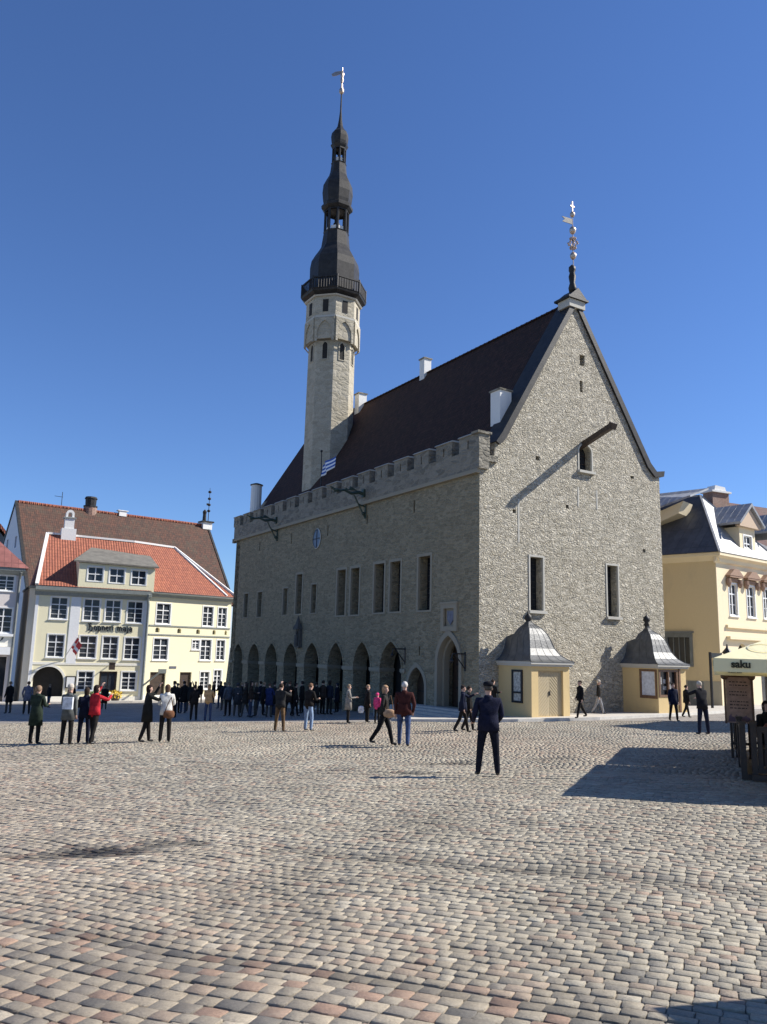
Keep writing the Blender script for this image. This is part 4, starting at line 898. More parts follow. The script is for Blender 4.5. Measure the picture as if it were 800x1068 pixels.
m = MB(); m.box(25.1, 26.5, -.6, .6, 17.0, 18.0); m.cur = 1; m.box(24.9, 26.7, -.8, .8, 18.0, 18.2); m.lathe((25.5, 0, 0), [(.3, 18.2), (.25, 19.2), (.32, 19.6), (.1, 19.9)], 8); m.tube((26.1, 0, 18.2), (26.1, 0, 23.2), .06, .03)
for z in (19.8, 20.7, 21.6, 22.6): m.ball((26.1, 0, z), .2, 1.3, 1.3, 1, 8)
m.box(25.7, 26.1, -.02, .02, 20.6, 20.9); BH.part('roof_finial', m, [CHALK, COPPER], rb)
# red sheet roof peeping at far left
FL = Asm('gabled_house', 'house far behind at the left edge with red roof and dark gable', 'house', (-62, 112), R(20), zb=-7)
FL.part('wall', MB().ext([(0, -8), (14, -8), (14, 8), (7, 16), (0, 8)], 'y', 0, 14), DGREY); FL.part('roof', MB().ext([(-.5, 7.6), (7, 16.6), (14.5, 7.6), (14.3, 8.3), (7, 17.2), (-.3, 8.3)], 'y', -.4, 14.4), ROOFO)
# ------------------------------------------------------------------ yellow house on the right
PR = (23.503, 55.9); AR_ = math.atan2(.62, .78)
RB = Asm('ochre_house', 'ochre yellow house with dark hipped sheet roof and dormer, right of the town hall', 'house', PR, AR_, zb=-3.1)
sd = lambda L: (-.178*L, .984*L)
wr = [(1.62, 2.72, 3.33, 5.56), (4.15, 5.3, 3.33, 5.56), (6.58, 7.7, 3.33, 5.56), (9.1, 10.2, 3.33, 5.56)]
wg = [(1.8, 3.2, -1.6, 1.35)]
RB.part('wall', MB().wall('y', rect(0, 14, -4.5, 7.1), [rect(*w) for w in wr]+[arch_pts(2.3, 3.9, -3.2, .3, 1.35, 6, False), arch_pts(5.6, 7.3, -3.2, -.3, .6, 6, False), arch_pts(8.6, 10.2, -3.2, .3, 1.2, 6, False)], 0, .4), OCHRE2)
RB.part('arch_glazing', MB().box(2.2, 10.4, .3, .34, -3.2, 1.4), GLASS)
sa, ca = math.sin(R(10.25)), math.cos(R(10.25))
sw = lambda p: (-p[0]*sa*1.0+p[1]*ca*1.0, p[0]*ca+p[1]*sa, p[2])   # p=(distance along side, depth inwards, z)
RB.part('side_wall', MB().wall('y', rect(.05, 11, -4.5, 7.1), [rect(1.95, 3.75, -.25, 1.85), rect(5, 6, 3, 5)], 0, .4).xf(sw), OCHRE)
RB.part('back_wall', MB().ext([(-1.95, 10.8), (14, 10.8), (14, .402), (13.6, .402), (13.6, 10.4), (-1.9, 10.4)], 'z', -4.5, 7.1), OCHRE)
for w in wr: casement(RB, *w, sub=2, rows=(.68,))
m = MB(); m.wall('y', rect(1.85, 3.85, -.35, 2.0), [rect(2.05, 3.65, -.15, 1.7)], -.1, .1); m.box(1.75, 3.95, -.2, 0, 2.0, 2.12); m.xf(sw); bw = RB.part('bay_window', m, DGREY)
m = MB(); m.box(1.95, 3.75, .1, .14, -.25, 1.85); m.xf(sw); RB.part('pane', m, GLASS, bw)
m = MB()
for a in (2.45, 2.85, 3.25): m.box(a-.03, a+.03, .04, .1, -.2, 1.8)
m.xf(sw); RB.part('mullion', m, DGREY, bw)
RB.part('dado', MB().box(.03, 11, -.03, .02, -4.5, -1.3).xf(sw), stucco('grey dado', (.36, .33, .25), (.25, .22, .18), .3)); 
RB.part('side_door', MB().box(1.2, 2.3, -.06, -.031, -3.3, -1.35).xf(sw), DGREY)
for z0, z1, dd in ((2.42, 2.62, .16), (1.62, 1.82, .3)): RB.part('ledge', MB().box(.95, 13.9, -dd, .02, z0, z1), OCHRE2)
for x0, x1, *_ in wr:   # baroque hoods
    m = MB(); xm = (x0+x1)/2; m.box(x0-.3, x1+.3, -.12, .01, 5.72, 5.95); m.box(x0-.35, x1+.35, -.35, .01, 6.0, 6.12); m.ext([(x0-.45, 6.12), (x1+.45, 6.12), (xm+.3, 6.6), (xm-.3, 6.6)], 'y', -.38, .01)
    for x in (x0-.25, x1+.25): m.lathe((x, -.15, 0), [(.08, 5.3), (.2, 5.6), (.16, 5.9)], 8)
    RB.part('window_hood', m, stucco('terracotta stucco ornament', (.30, .19, .13), (.2, .13, .1), .5))
m = MB(); m.ext([(0, 6.9), (-.15, 7.0), (-.2, 7.25), (-.5, 7.4), (-.5, 7.62), (0, 7.65)], 'x', -.3, 14.2); RB.part('cornice', m, OCHRE2)
m = MB().ext([(0, 6.9), (-.12, 7.0), (-.18, 7.25), (-.38, 7.4), (-.38, 7.62), (0, 7.65)], 'x', -.3, 11).xf(sw); m = MB()
m.ext([(-.38, 7.4), (.05, 7.0), (.05, 7.62), (-.38, 7.62)], 'x', -.3, 11.2)
m.xf(lambda p: sw((p[0], p[1], p[2]))); RB.part('cornice', m, OCHRE2)
A0 = Vector((-.45, -.55, 7.63)); A1 = Vector((8.6, -.55, 7.63)); AP = Vector((4.0, 3.2, 12.75)); AQ = Vector((4.0-1.6, 3.2+8.6, 12.75)); SL = Vector((-.45-.178*11.5, .984*11.5, 7.63)); SR_ = Vector((8.0, 11.8, 7.63))
RB.part('roof', MB().poly([A0, SL, AQ, AP]), ZINCY); RB.part('roof', MB().poly([A0, A1, AP]), ZINC_SUNLIT, label='sheet hip of the roof, sunlight put into its colour')
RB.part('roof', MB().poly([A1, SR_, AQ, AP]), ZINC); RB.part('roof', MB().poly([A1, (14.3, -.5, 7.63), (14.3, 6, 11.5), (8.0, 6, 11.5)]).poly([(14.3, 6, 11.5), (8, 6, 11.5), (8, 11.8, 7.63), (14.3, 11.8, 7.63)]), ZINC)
m = MB(); m.bar(A0, AP, .14, .14); m.bar(AP, AQ, .14, .14); m.bar(A1, AP, .14, .14); RB.part('roof_ridge', m, ZINC_SUNLIT)
# gabled dormer on the side slope
m = MB(); m.ext([(2.9, 10.9), (6.6, 9.5), (6.6, 10.4), (2.5, 11.8)], 'y', 1.1, 3.0); m.xf(sw); RB.part('dormer', m, OCHRE2); m = MB(); m.add([(1.9, .9, 12.0), (6.8, .3, 10.5), (6.8, 3.4, 12.9), (1.4, 3.4, 12.9), (1.9, .9, 12.15), (6.8, .3, 10.65), (6.8, 3.4, 13.05), (1.4, 3.4, 13.05)], [(0, 1, 2, 3), (7, 6, 5, 4), (0, 4, 5, 1), (1, 5, 6, 2), (2, 6, 7, 3), (3, 7, 4, 0)]); m.xf(sw); RB.part('dormer_roof', m, ZINC_SUNLIT)
# front dormer
m = MB().wall('y', [(3.45, 7.45), (5.75, 7.45), (5.75, 9.9), (3.45, 9.9)], [rect(4.05, 5.2, 7.62, 9.3)], -.05, .25); m.box(3.45, 3.7, .252, 4.2, 7.6, 9.9); m.box(5.5, 5.75, .252, 4.2, 7.6, 9.9); FD = RB.part('dormer', m, OCHRE2)
casement(RB, 4.05, 5.2, 7.62, 9.3, yf=-.05, sub=2, rows=(.66,))
m = MB(); m.ext([(3.0, 9.9), (6.2, 9.9), (6.1, 10.15), (4.6, 11.35), (3.1, 10.15)], 'y', -.35, .0); RB.part('dormer_gable', m, stucco('dormer gable', (.5, .38, .27), (.35, .28, .2), .3), FD)
m = MB(); m.ext([(2.8, 10.0), (4.6, 11.5), (6.4, 10.0), (6.5, 10.15), (4.6, 11.75), (2.7, 10.15)], 'y', -.55, 4.0); RB.part('dormer_roof', m, ZINC_SUNLIT, FD)
m = MB().wall('y', [(8.9, 7.45), (11.2, 7.45), (11.2, 9.9), (8.9, 9.9)], [rect(9.5, 10.6, 7.62, 9.3)], -.05, .25); FD2 = RB.part('dormer', m, OCHRE2); m = MB(); m.ext([(8.3, 10.0), (10.05, 11.5), (11.8, 10.0), (11.8, 10.15), (10.05, 11.75), (8.3, 10.15)], 'y', -.55, 4.0); RB.part('dormer_roof', m, ZINC_SUNLIT, FD2)
casement(RB, 9.5, 10.6, 7.62, 9.3, yf=-.05, sub=2, rows=(.66,))
RB.part('inner_rooms', MB().box(.8, 13, 1.2, 9.5, -3, 7.3), DARKIN)
# wall lantern at the corner
WLN = Asm('wall_lantern', 'black iron lantern on the corner of the ochre house', 'lantern', (PR[0]+.2, PR[1]-.35), AR_, zb=.3)
m = MB(); m.tube((0, .35, .6), (0, -.1, .75), .03); m.lathe((0, -.15, 0), [(.12, .1), (.27, .65), (.32, .7), (.2, .85), (.08, 1.0), (.03, 1.25)], 6); WLN.part('frame', m, IRON); WLN.part('glass', MB().lathe((0, -.15, 0), [(.10, .16), (.24, .62)], 6), plain('lantern glass', (.4, .42, .4), .15, 0, .1, 2, 0))
# brown roofed house behind
GH = Asm('brick_roof_house', 'house behind the ochre one with dark red roof and white chimney', 'house', (32, 76), R(25), zb=-3)
GH.part('wall', MB().box(0, 26, .5, 12, -5, 10), OCHRE); GH.part('roof', MB().ext([(-.3, 9.6), (6.2, 17.2), (12.8, 9.6)], 'x', -.5, 26.5), tiles('dark red tiles', (.12, .045, .038), (.09, .035, .03), 'xz ', .25, .33, .03))
GH.part('chimney', MB().box(5.8, 8.2, 5.3, 6.6, 14.5, 17.9), BRICK); m = MB(); m.box(5.6, 8.4, 5.1, 6.8, 17.9, 18.1); m.ext([(6.2, 18.1), (8.0, 18.1), (7.8, 18.6), (6.4, 18.7)], 'y', 5.4, 6.5); GH.part('chimney_cap', m, CHALK)
# row house at the right of the square, outside the frame: its shade falls on the paving
EH = Asm('stone_town_house', 'town house on the right side of the square whose shade crosses the paving', 'house', (24.6, 38.3), R(-108), zb=-2.4)
EH.part('wall', MB().wall('y', rect(0, 7.6, -3.5, 7.0), [rect(1+2*k, 2.1+2*k, z, z+1.7) for k in range(3) for z in (.5, 3.6)]+[rect(1, 2.2, -2.3, -.2)], 0, .4).box(0, .4, .402, 10, -3.5, 7).box(7.2, 7.6, .402, 10, -3.5, 7).box(.402, 7.198, 9.6, 10, -3.5, 7), CREAM)
for k in range(3):
    for z in (.5, 3.6): casement(EH, 1+2*k, 2.1+2*k, z, z+1.7)
EH.part('roof', MB().ext([(-.4, 6.6), (3.8, 8.8), (8.0, 6.6)], 'y', -.4, 10.3), ROOFO); EH.part('inner_rooms', MB().box(.8, 6.9, 1, 9.4, -3, 6.6), DARKIN)
# ------------------------------------------------------------------ cafe terrace on the right
def canvas(name, col):
    m, n, b = newmat(name); b.inputs['Base Color'].default_value = (*col, 1); b.inputs['Roughness'].default_value = .8
    tr = n.nodes.new('ShaderNodeBsdfTranslucent'); tr.inputs[0].default_value = (*[c*.9 for c in col], 1); mx = n.nodes.new('ShaderNodeMixShader'); mx.inputs[0].default_value = .015
    out = n.nodes['Material Output']; n.links.new(b.outputs[0], mx.inputs[1]); n.links.new(tr.outputs[0], mx.inputs[2]); n.links.new(mx.outputs[0], out.inputs[0])
    bump(n, b, noise(n, objco(n), 3, 3), .03, .5); return m
CANV = canvas('cream canvas', (.84, .75, .44)); CANV2 = canvas('cream canvas print', (.66, .62, .42))
TA = R(-22.5); ta = Vector((math.sin(-TA), math.cos(-TA))); tb = Vector((math.cos(TA), math.sin(TA)))
def umbrella(cx, cy, rz, zv, half, label, logo=True):
    zb = gz(cx, cy); U = Asm('parasol', label, 'umbrella', (cx, cy), rz, zb=zb, group='cream cafe parasols'); h = half; zt = zv+.22; za = zt+h*.40
    m = MB(); K = 6
    def P(u, v):   # slightly sagging pyramid
        r = max(abs(u), abs(v)); edge = (abs(u) if abs(u) < abs(v) else abs(v))/(r+1e-6)
        return (u*h, v*h, za-(za-zt)*r-.06*r*(1-edge)*(1-r*.6))
    for a in range(4):
        ang = a*math.pi/2; c_, s_ = round(math.cos(ang)), round(math.sin(ang))
        for i in range(K):
            for j in range(K):
                q = []
                for (r, w) in ((i/K, j/K), ((i+1)/K, j/K), ((i+1)/K, (j+1)/K), (i/K, (j+1)/K)):
                    u, v = (w*2-1)*r, -r; q.append(P(u*c_-v*s_, u*s_+v*c_))
                m.poly(q if i else [q[0], q[1], q[2]])
    cn = U.part('canopy', m, CANV, weld=True); md = cn.modifiers.new('t', 'SOLIDIFY'); md.thickness = .006
    m = MB(); 
    for a in range(4):
        i0 = len(m.v); n = 10; ang = a*math.pi/2; c_, s_ = math.cos(ang), math.sin(ang)
        for k in range(n):
            x0, x1 = -h+2*h*k/n, -h+2*h*(k+1)/n
            y = -h-.004-.008*math.sin(k*1.7); y2 = -h-.004-.008*math.sin((k+1)*1.7)
            m.poly([(x0, y, zt-.005), (x1, y2, zt-.005), (x1, y2+.0, zv), (x0, y, zv)])
        m.xf(lambda p: (p[0]*c_-p[1]*s_, p[0]*s_+p[1]*c_, p[2]), i0)
    vl = U.part('valance', m, CANV, cn, weld=True); md = vl.modifiers.new('t', 'SOLIDIFY'); md.thickness = .006
    m = MB().tube((0, 0, zb), (0, 0, za-.05), .035, n=12); U.part('pole', m, WOODB)
    m = MB()
    for a in range(8):
        an = a*math.pi/4; L = h*(1.414 if a % 2 else 1)-.03; d = Vector((math.cos(an), math.sin(an), 0)); top = Vector((0, 0, za-.1)); en = d*L+Vector((0, 0, zt-.05))
        m.bar(top, en, .025, .035); m.bar(Vector((0, 0, zt-.25)), top.lerp(en, .5), .02, .03)
    U.part('ribs', m, WOODB)
    m = MB().lathe((0, 0, zb), [(.35, 0), (.35, .1), (.08, .14), (.06, .4)], 16); U.part('base', m, IRON)
    if logo:
        for k in range(4):
            an = k*math.pi/2; c_, s_ = math.cos(an), math.sin(an)
            o = lettering(U, 'saku', .165, -h+.26, -h-.022, zv+.075, plain('dark olive print', (.04, .035, .015), .8), bold=.006, fn=lambda p: (p[0]*c_-p[1]*s_, p[0]*s_+p[1]*c_, p[2]), name='printed_word'); o.parent = vl
            if k == 0:
                m = MB(); rr = .16
                for q in range(24):
                    pts = []
                    for (r_, a_) in ((rr, q), (rr*1.14, q), (rr*1.14, q+1), (rr, q+1)):
                        a2 = a_*math.pi/12; u = -h+.78+r_*math.cos(a2)*1.4; v = -h+.45+r_*math.sin(a2); r0_ = max(abs(u), abs(v))/h; pts.append((u, v, za-(za-zt)*r0_+.012))
                    m.poly(pts)
                U.part('printed_ring', m, CANV2, cn)
    return U
c0 = Vector((5.53, 13.42)); hh = 2.5
cc = c0+(ta+tb)*hh; umbrella(cc.x, cc.y, TA, -.15, hh, 'cream parasol with printed valance at the right edge, above the menu board')
cc = c0+ta*(5.1+hh)+tb*hh; umbrella(cc.x, cc.y, TA, -.28, hh, 'second cream parasol, standing right behind the one with the visible lettering')
an3 = R(12); a3 = Vector((-math.sin(an3), math.cos(an3))); b3 = Vector((math.cos(an3), math.sin(an3))); cc = Vector((4.17, 5.2))+(b3-a3)*2.3
umbrella(cc.x, cc.y, an3, .05, 2.3, 'nearest cream parasol, whose corner shade falls in the bottom right corner')
# fence round the terrace
def fence_panel(p, d, L, label):
    z = gz(p.x, p.y); an = math.atan2(d.y, d.x); e = p+d*L; dz = gz(e.x, e.y)-z
    A = Asm('fence_panel', label, 'fence', (p.x, p.y), an, zb=z, group='dark wooden fence round the cafe terrace')
    sh = lambda q: (q[0], q[1], q[2]+dz*q[0]/L)
    for x in (.06, L-.06):
        A.part('post', MB().box(x-.05, x+.05, -.05, .05, z, z+.98).box(x-.065, x+.065, -.065, .065, z+.98, z+1.03).xf(sh), WOODD)
    A.part('rail', MB().box(.112, L-.112, -.03, .03, z+.86, z+.94).xf(sh), WOODD); A.part('rail', MB().box(.112, L-.112, -.03, .03, z+.12, z+.2).xf(sh), WOODD)
    m = MB(); n = int(L/.13)
    for k in range(n): x = .16+k*(L-.32)/(n-1); m.box(x-.042, x+.042, -.015, .015, z+.201, z+.859)
    A.part('slats', m.xf(sh), WOODD)
    A.part('foot_board', MB().box(.0, L, -.16, -.06, z, z+.1).xf(sh), WOODD)
f0 = Vector((6.72, 15.17))
for k, lb in enumerate(('fence panel on the left side of the terrace, nearest the camera', 'fence panel in the middle of the left side of the terrace', 'fence panel at the far end of the left side of the terrace')): fence_panel(f0+ta*(2.35*k), ta, 2.34, lb)
for k, lb in enumerate(('fence panel facing the camera at the terrace corner', 'fence panel facing the camera, second from the terrace corner')): fence_panel(f0+tb*(2.35*k)+tb*.12, tb, 2.32, lb)
# menu board on its stand
bx, by = 8.46, 19.2; zb = gz(bx, by); MBD = Asm('menu_board', 'carved brown menu board with parchment sheet standing by the terrace fence', 'menu board', (bx, by), TA, zb=zb)
m = MB().box(-.22, -.16, -.03, .03, zb, zb+.95); m.box(.16, .22, -.03, .03, zb, zb+.95); m.box(-.22, .22, -.02, .02, zb+.3, zb+.36); MBD.part('stand', m, WOODD)
MBD.part('panel', MB().box(-.27, .27, -.07, .0, zb+.8, zb+1.85), plain('parchment print', (.40, .25, .18), .7, 0, .3, 7, .003))
m = MB(); m.box(-.32, -.272, -.09, .01, zb+.78, zb+1.9); m.box(.272, .32, -.09, .01, zb+.78, zb+1.9); m.tube((-.3, -.05, zb+1.9), (.3, -.05, zb+1.9), .055); m.ball((-.29, -.05, zb+1.87), .09); m.ball((.29, -.05, zb+1.87), .09)
for x, z, r in ((-.1, 1.98, .07), (.1, 1.98, .07), (0, 2.05, .075), (-.05, 2.12, .04), (.05, 2.12, .04)): m.ball((x, -.05, zb+z), r)
MBD.part('carved_frame', m, WOODB)
m = MB(); rr = random.Random(5)
for j in range(9):
    z = zb+1.74-j*.075; x = -.2
    if j in (2, 5): continue
    while x < .18: w = rr.uniform(.02, .07); m.box(x, min(.2, x+w), -.074, -.0702, z-.012, z+.012); x += w+.02
MBD.part('faded_lines', m, WOODD)
m = MB()
for k in range(9): x = rr.uniform(-.2, .2); m.ext([(x-.05, zb+.83), (x+.05, zb+.83), (x+.02, zb+.83+rr.uniform(.1, .22)), (x-.03, zb+.95)], 'y', -.0745-.0002*k, -.0703)
MBD.part('printed_figures', m, plain('muted plum print', (.16, .10, .12), .7))
# tables and chairs under the parasols
def table(x, y, label):
    z = gz(x, y); T_ = Asm('cafe_table', label, 'table', (x, y), TA, zb=z, group='dark cafe tables')
    T_.part('tabletop', MB().lathe((0, 0, z), [(.4, .70), (.42, .72), (.4, .74)], 20), WOODB); T_.part('pedestal', MB().lathe((0, 0, z), [(.22, 0), (.05, .06), (.04, .7)], 12), IRON)
table(8.25, 16.9, 'round cafe table just behind the fence, beside the seated guest'); table(10.3, 18.6, 'round cafe table deeper under the parasols')
def chair(x, y, rz, label):
    z = gz(x, y); A = Asm('cafe_chair', label, 'chair', (x, y), rz, zb=z, group='dark cafe chairs')
    A.part('seat', MB().box(-.22, .22, -.22, .22, z+.42, z+.46), WOODD); A.part('backrest', MB().box(-.21, .21, .19, .22, z+.55, z+.9), WOODB)
    for sx, sy in ((-1, -1), (1, -1), (-1, 1), (1, 1)): A.part('leg', MB().bar((sx*.19, sy*.19, z), (sx*.19, sy*.2, z+(.42 if sy < 0 else .9)), .035, .035), WOODD)
chair(8.35, 17.75, R(10), 'dark wooden cafe chair with the seated guest on it'); chair(7.75, 16.35, R(200), 'dark wooden cafe chair with its back to the fence'); chair(10.5, 19.5, R(-20), 'dark wooden cafe chair farther back under the parasols')
thing('blanket', MB().lathe((0, 0, 0), [(.26, 0), (.28, .06), (.22, .15), (.1, .19)], 14, 0, 1.1, .8), plain('rust red wool', (.30, .09, .04), .95, 0, .4, 12, .02), 'rust red blanket heaped on the cafe table behind the fence', 'blanket', (8.2, 16.85, gz(8.25, 16.9)+.745))
# street sign post
zz = gz(20.8, 51.9); SP_ = Asm('sign_post', 'thin black post with a small sign plate in front of the ochre house', 'sign post', (20.8, 51.0), 0, zb=gz(20.8, 51)+.1)
SP_.part('post', MB().tube((0, 0, SP_.zb), (0, 0, SP_.zb+3.45), .09), IRON); SP_.part('sign_plate', MB().box(.1, .75, -.02, .02, SP_.zb+3.1, SP_.zb+3.4), DGREY)
# tubs of flowers and table in front of the corner house
for i, (x, y, c, lb) in enumerate(((-24.5, 76.2, (.62, .42, .05), 'tub of yellow flowers on the pavement left of the drainpipe'), (-26.0, 75.5, (.10, .16, .05), 'tub of green shrubs beside the corner house door'))):
    z = gz(x, y)+.12; A = Asm('flower_tub', lb, 'planter', (x, y), 0, zb=z, group='planters in front of the corner house')
    A.part('tub', MB().lathe((0, 0, z), [(.35, 0), (.45, .45), (.4, .45)], 12), WOODD)
    m = MB(); rr = random.Random(i)
    for k in range(260):
        a, r_, zq = rr.uniform(0, 6.3), .6*math.sqrt(rr.random()), rr.uniform(.4, 1.0); p = Vector((r_*math.cos(a), r_*math.sin(a), z+zq-.3*r_)); u = Vector((rr.uniform(-1, 1), rr.uniform(-1, 1), rr.uniform(-1, 1))).normalized()*.09; w = u.orthogonal().normalized()*.06
        m.poly([p-u, p+w, p+u, p-w])
    A.part('foliage', m, plain('flower colour %d' % i, c, .8, 0, .4, 9, 0))
z = gz(-25.3, 75.4)+.12
T_ = Asm('white_table', 'small white table on the pavement in front of the corner house', 'table', (-25.3, 75.4), 0, zb=z); T_.part('tabletop', MB().box(-.5, .5, -.4, .4, z+.7, z+.76), WHITEP)
for a in (-.42, .42):
    for b in (-.32, .32): T_.part('leg', MB().box(a-.03, a+.03, b-.03, b+.03, z, z+.7), WHITEP)
FG = Asm('flag', 'small red flag with white cross on the pale yellow house', 'flag', (PD[0]-7.4*math.cos(A63)+0, PD[1]-7.4*math.sin(A63)), A63, zb=-1.3)
FG.part('flagpole', MB().tube((0, 0, -1.35), (1.0, -1.3, .85), .04), CHALK)
m = MB(); fl = [(1.0, -1.3, .85), (.55, -.75, -.1)]
for j in range(5):
    for i in range(8):
        v = j/4; u = i/7; m.v.append((.98-.42*v+.75*u*.55+.04*math.sin(u*9), -1.28+.5*v-.1*math.sin(u*8+v), .8-.95*v-.62*u-.1*u*u))
for j in range(4):
    for i in range(7): m.f.append((j*8+i, j*8+i+1, (j+1)*8+i+1, (j+1)*8+i)); m.m.append(1 if i == 2 or j == 2 else 0)
FG.part('cloth', m, [plain('flag red', (.52, .05, .05), .8), MATS['flag white']], smooth=True)

# ------------------------------------------------------------------ people
SKINT = plain('skin', (.50, .31, .23), .6, 0, .08, 20, 0); SHOE = plain('black shoes', (.018, .016, .015), .5, 0, .2)
def cloth(col): 
    k = 'cloth_%.3f_%.3f_%.3f' % col
    m = plain(k, tuple(c*.72 if max(col) < .08 else c for c in col), .9, 0, .35, 9, .012); m.node_tree.nodes['Principled BSDF'].inputs['Specular IOR Level'].default_value = .12; return m
def seg_d(P, a, b):
    ab = b-a; t = np.clip(((P-a)@ab)/max(1e-9, ab@ab), 0, 1); return np.linalg.norm(P-(a+t[:, None]*ab), axis=1)
DOWN = ((.10, .03, -1), (.02, -.18, -1))
def person(label, xy, rz, h=1.75, jacket=(.03, .03, .035), trous=(.03, .03, .04), arms=(DOWN, DOWN), legs=None, stride=0, coat=0, hair=(.05, .035, .025), style='short', hat=None, fine=1, group=None, raise_=0, lean=0, bulk=1.1, skirt=None, seat=None, parts=True, shoes=SHOE, headturn=0):
    s = h/1.75; V = []; Rr = []; E = []; kind = []
    def add(p, r, par=None, k='j'):
        V.append(Vector(p)); Rr.append(r if isinstance(r, tuple) else (r, r)); i = len(V)-1
        if par is not None: E.append((par, i)); kind.append(k)
        return i
    ly = lambda z: -math.sin(lean)*(z-.93)
    pel = add((0, 0, .95), (.150*bulk, .115*bulk))
    be = add((0, ly(1.12), 1.12), (.148*bulk, .112*bulk), pel, 'j'); ch = add((0, ly(1.32)+.005, 1.32), (.165*bulk, .115*bulk), be, 'j')
    nb = add((0, ly(1.45), 1.455), (.075, .07), ch, 'j'); nk = add((0, ly(1.5)-.01, 1.52), (.05, .052), nb, 's')
    jw = add((0, ly(1.57)-.03, 1.585), (.058, .068), nk, 's'); cr = add((0, ly(1.65)-.015, 1.66), (.073, .09), jw, 's'); tp = add((0, ly(1.72)-.005, 1.715), (.05, .06), cr, 's')
    if fine: add((0, ly(1.6)-.118, 1.607), .014, jw, 's')
    for sd_, (ud, fd) in zip((1, -1), arms):
        sh = add((sd_*.175*bulk, ly(1.41), 1.41), .062*bulk, ch, 'j'); u = Vector((sd_*ud[0], ud[1], ud[2])).normalized(); f = Vector((sd_*fd[0], fd[1], fd[2])).normalized()
        el = add(V[sh]+u*.285, .056, sh, 'j'); wr = add(V[el]+f*.245, .04, el, 'j')
        pm = add(V[wr]+f*.065, (.034, .022) if fine else .032, wr, 's')
        side = f.cross(Vector((0, 1, .3))).normalized()
        if fine:
            ax = f.cross(side).normalized()
            for q, ln in ((-1.5, .055), (-.5, .072), (.5, .075), (1.5, .066)):
                k1 = add(V[pm]+side*q*.017+f*.035, .0095, pm, 's'); k2 = add(V[k1]+(f*.85+ax*.35).normalized()*ln*.55, .0085, k1, 's'); add(V[k2]+(f*.55+ax*.75).normalized()*ln*.45, .007, k2, 's')
            t1 = add(V[wr]+f*.035+side*.038, .011, wr, 's'); add(V[t1]+(f+side*.5).normalized()*.05, .009, t1, 's')
        else: add(V[pm]+f*.07, .02, pm, 's')
    if legs is None:
        a = stride; legs = (((.05, -math.sin(a), -math.cos(a)), (.02, -math.sin(a*.6), -math.cos(a*.6))), ((.05, math.sin(a), -math.cos(a)), (.02, math.sin(a*1.7), -math.cos(a*1.7)))) if a else (((.06, -.02, -1), (.03, .03, -1)), ((.06, .02, -1), (.03, .02, -1)))
    low = 9
    for sd_, (td, sd2) in zip((1, -1), legs):
        hp = add((sd_*.088*bulk, 0, .90), .092*bulk, pel, 't'); t = Vector((sd_*td[0], td[1], td[2])).normalized(); q = Vector((sd_*sd2[0], sd2[1], sd2[2])).normalized()
        kn = add(V[hp]+t*.42, .072, hp, 't'); an = add(V[kn]+q*.40, .058, kn, 't'); hl_ = add(V[an]+Vector((0, .02, -.045)), .036, an, 'f'); toe = add(V[an]+Vector((sd_*.02, -.15, -.055)), (.036, .028), hl_, 'f')
        low = min(low, V[hl_].z-.036, V[toe].z-.03)
    if seat is not None: low = .95-.11-seat/s
    V = [v-Vector((0, 0, low)) for v in V]
    me = bpy.data.meshes.new('tmp'); me.from_pydata([tuple(v*s) for v in V], E, [])
    ob = bpy.data.objects.new('tmp', me); COL.objects.link(ob); ob.modifiers.new('k', 'SKIN')
    for i, r in enumerate(Rr): me.skin_vertices[0].data[i].radius = (r[0]*s, r[1]*s)
    me.skin_vertices[0].data[0].use_root = True
    sm = ob.modifiers.new('s', 'SUBSURF'); sm.levels = 2 if fine > 1 else 1; sm.render_levels = sm.levels
    bpy.context.view_layer.update()
    m2 = bpy.data.meshes.new_from_object(ob.evaluated_get(bpy.context.evaluated_depsgraph_get())); bpy.data.objects.remove(ob)
    m2.materials.clear()
    for mt in (cloth(jacket), cloth(trous), shoes, SKINT): m2.materials.append(mt)
    C_ = np.array([p.center for p in m2.polygons]); D = np.stack([seg_d(C_, np.array(V[a]*s), np.array(V[b]*s))-.8*min(Rr[a][0], Rr[b][0])*s for a, b in E]); idx = D.argmin(0)
    mp = {'j': 0, 't': 1, 'f': 2, 's': 3}; mi = np.array([mp[kind[i]] for i in idx]); pz = C_[:, 2]/s+low
    mi[(mi == 1) & (pz > .90)] = 0
    m2.polygons.foreach_set('material_index', mi.astype(np.int32)); m2.polygons.foreach_set('use_smooth', np.ones(len(mi), bool))
    m2.update()
    body = bpy.data.objects.new('person', m2); COL.objects.link(body)
    body.location = (xy[0], xy[1], gz(*xy)+raise_); body.rotation_euler = (0, 0, rz); tag(body, label, 'person', group)
    hc = (V[cr]+Vector((0, .0, 0)))*s
    def child(nm, mb, mt, smooth=True): o = to_obj(nm, mb, mt, body, smooth); return o
    # hair
    hm = MB(); nu, nv = 14, 10; keep = {}
    hr = cloth(hair)
    for j in range(nv+1):
        for i in range(nu):
            ph = math.pi*j/nv; th = 2*math.pi*i/nu; x = math.sin(ph)*math.sin(th); y = math.sin(ph)*math.cos(th); z = math.cos(ph)
            wob = 1+.05*math.sin(5*th+3*ph)
            dz_ = 0
            if style == 'long' and z < -.1 and y > -.35: dz_ = -(-.1-z)*.17; 
            if style == 'long' and z < -.1: y = max(y, -.2)*1.0
            hm.v.append((hc.x+x*.086*s*wob, hc.y+(y*.103+.008)*s*wob, hc.z+(z*.098+.0+dz_)*s))
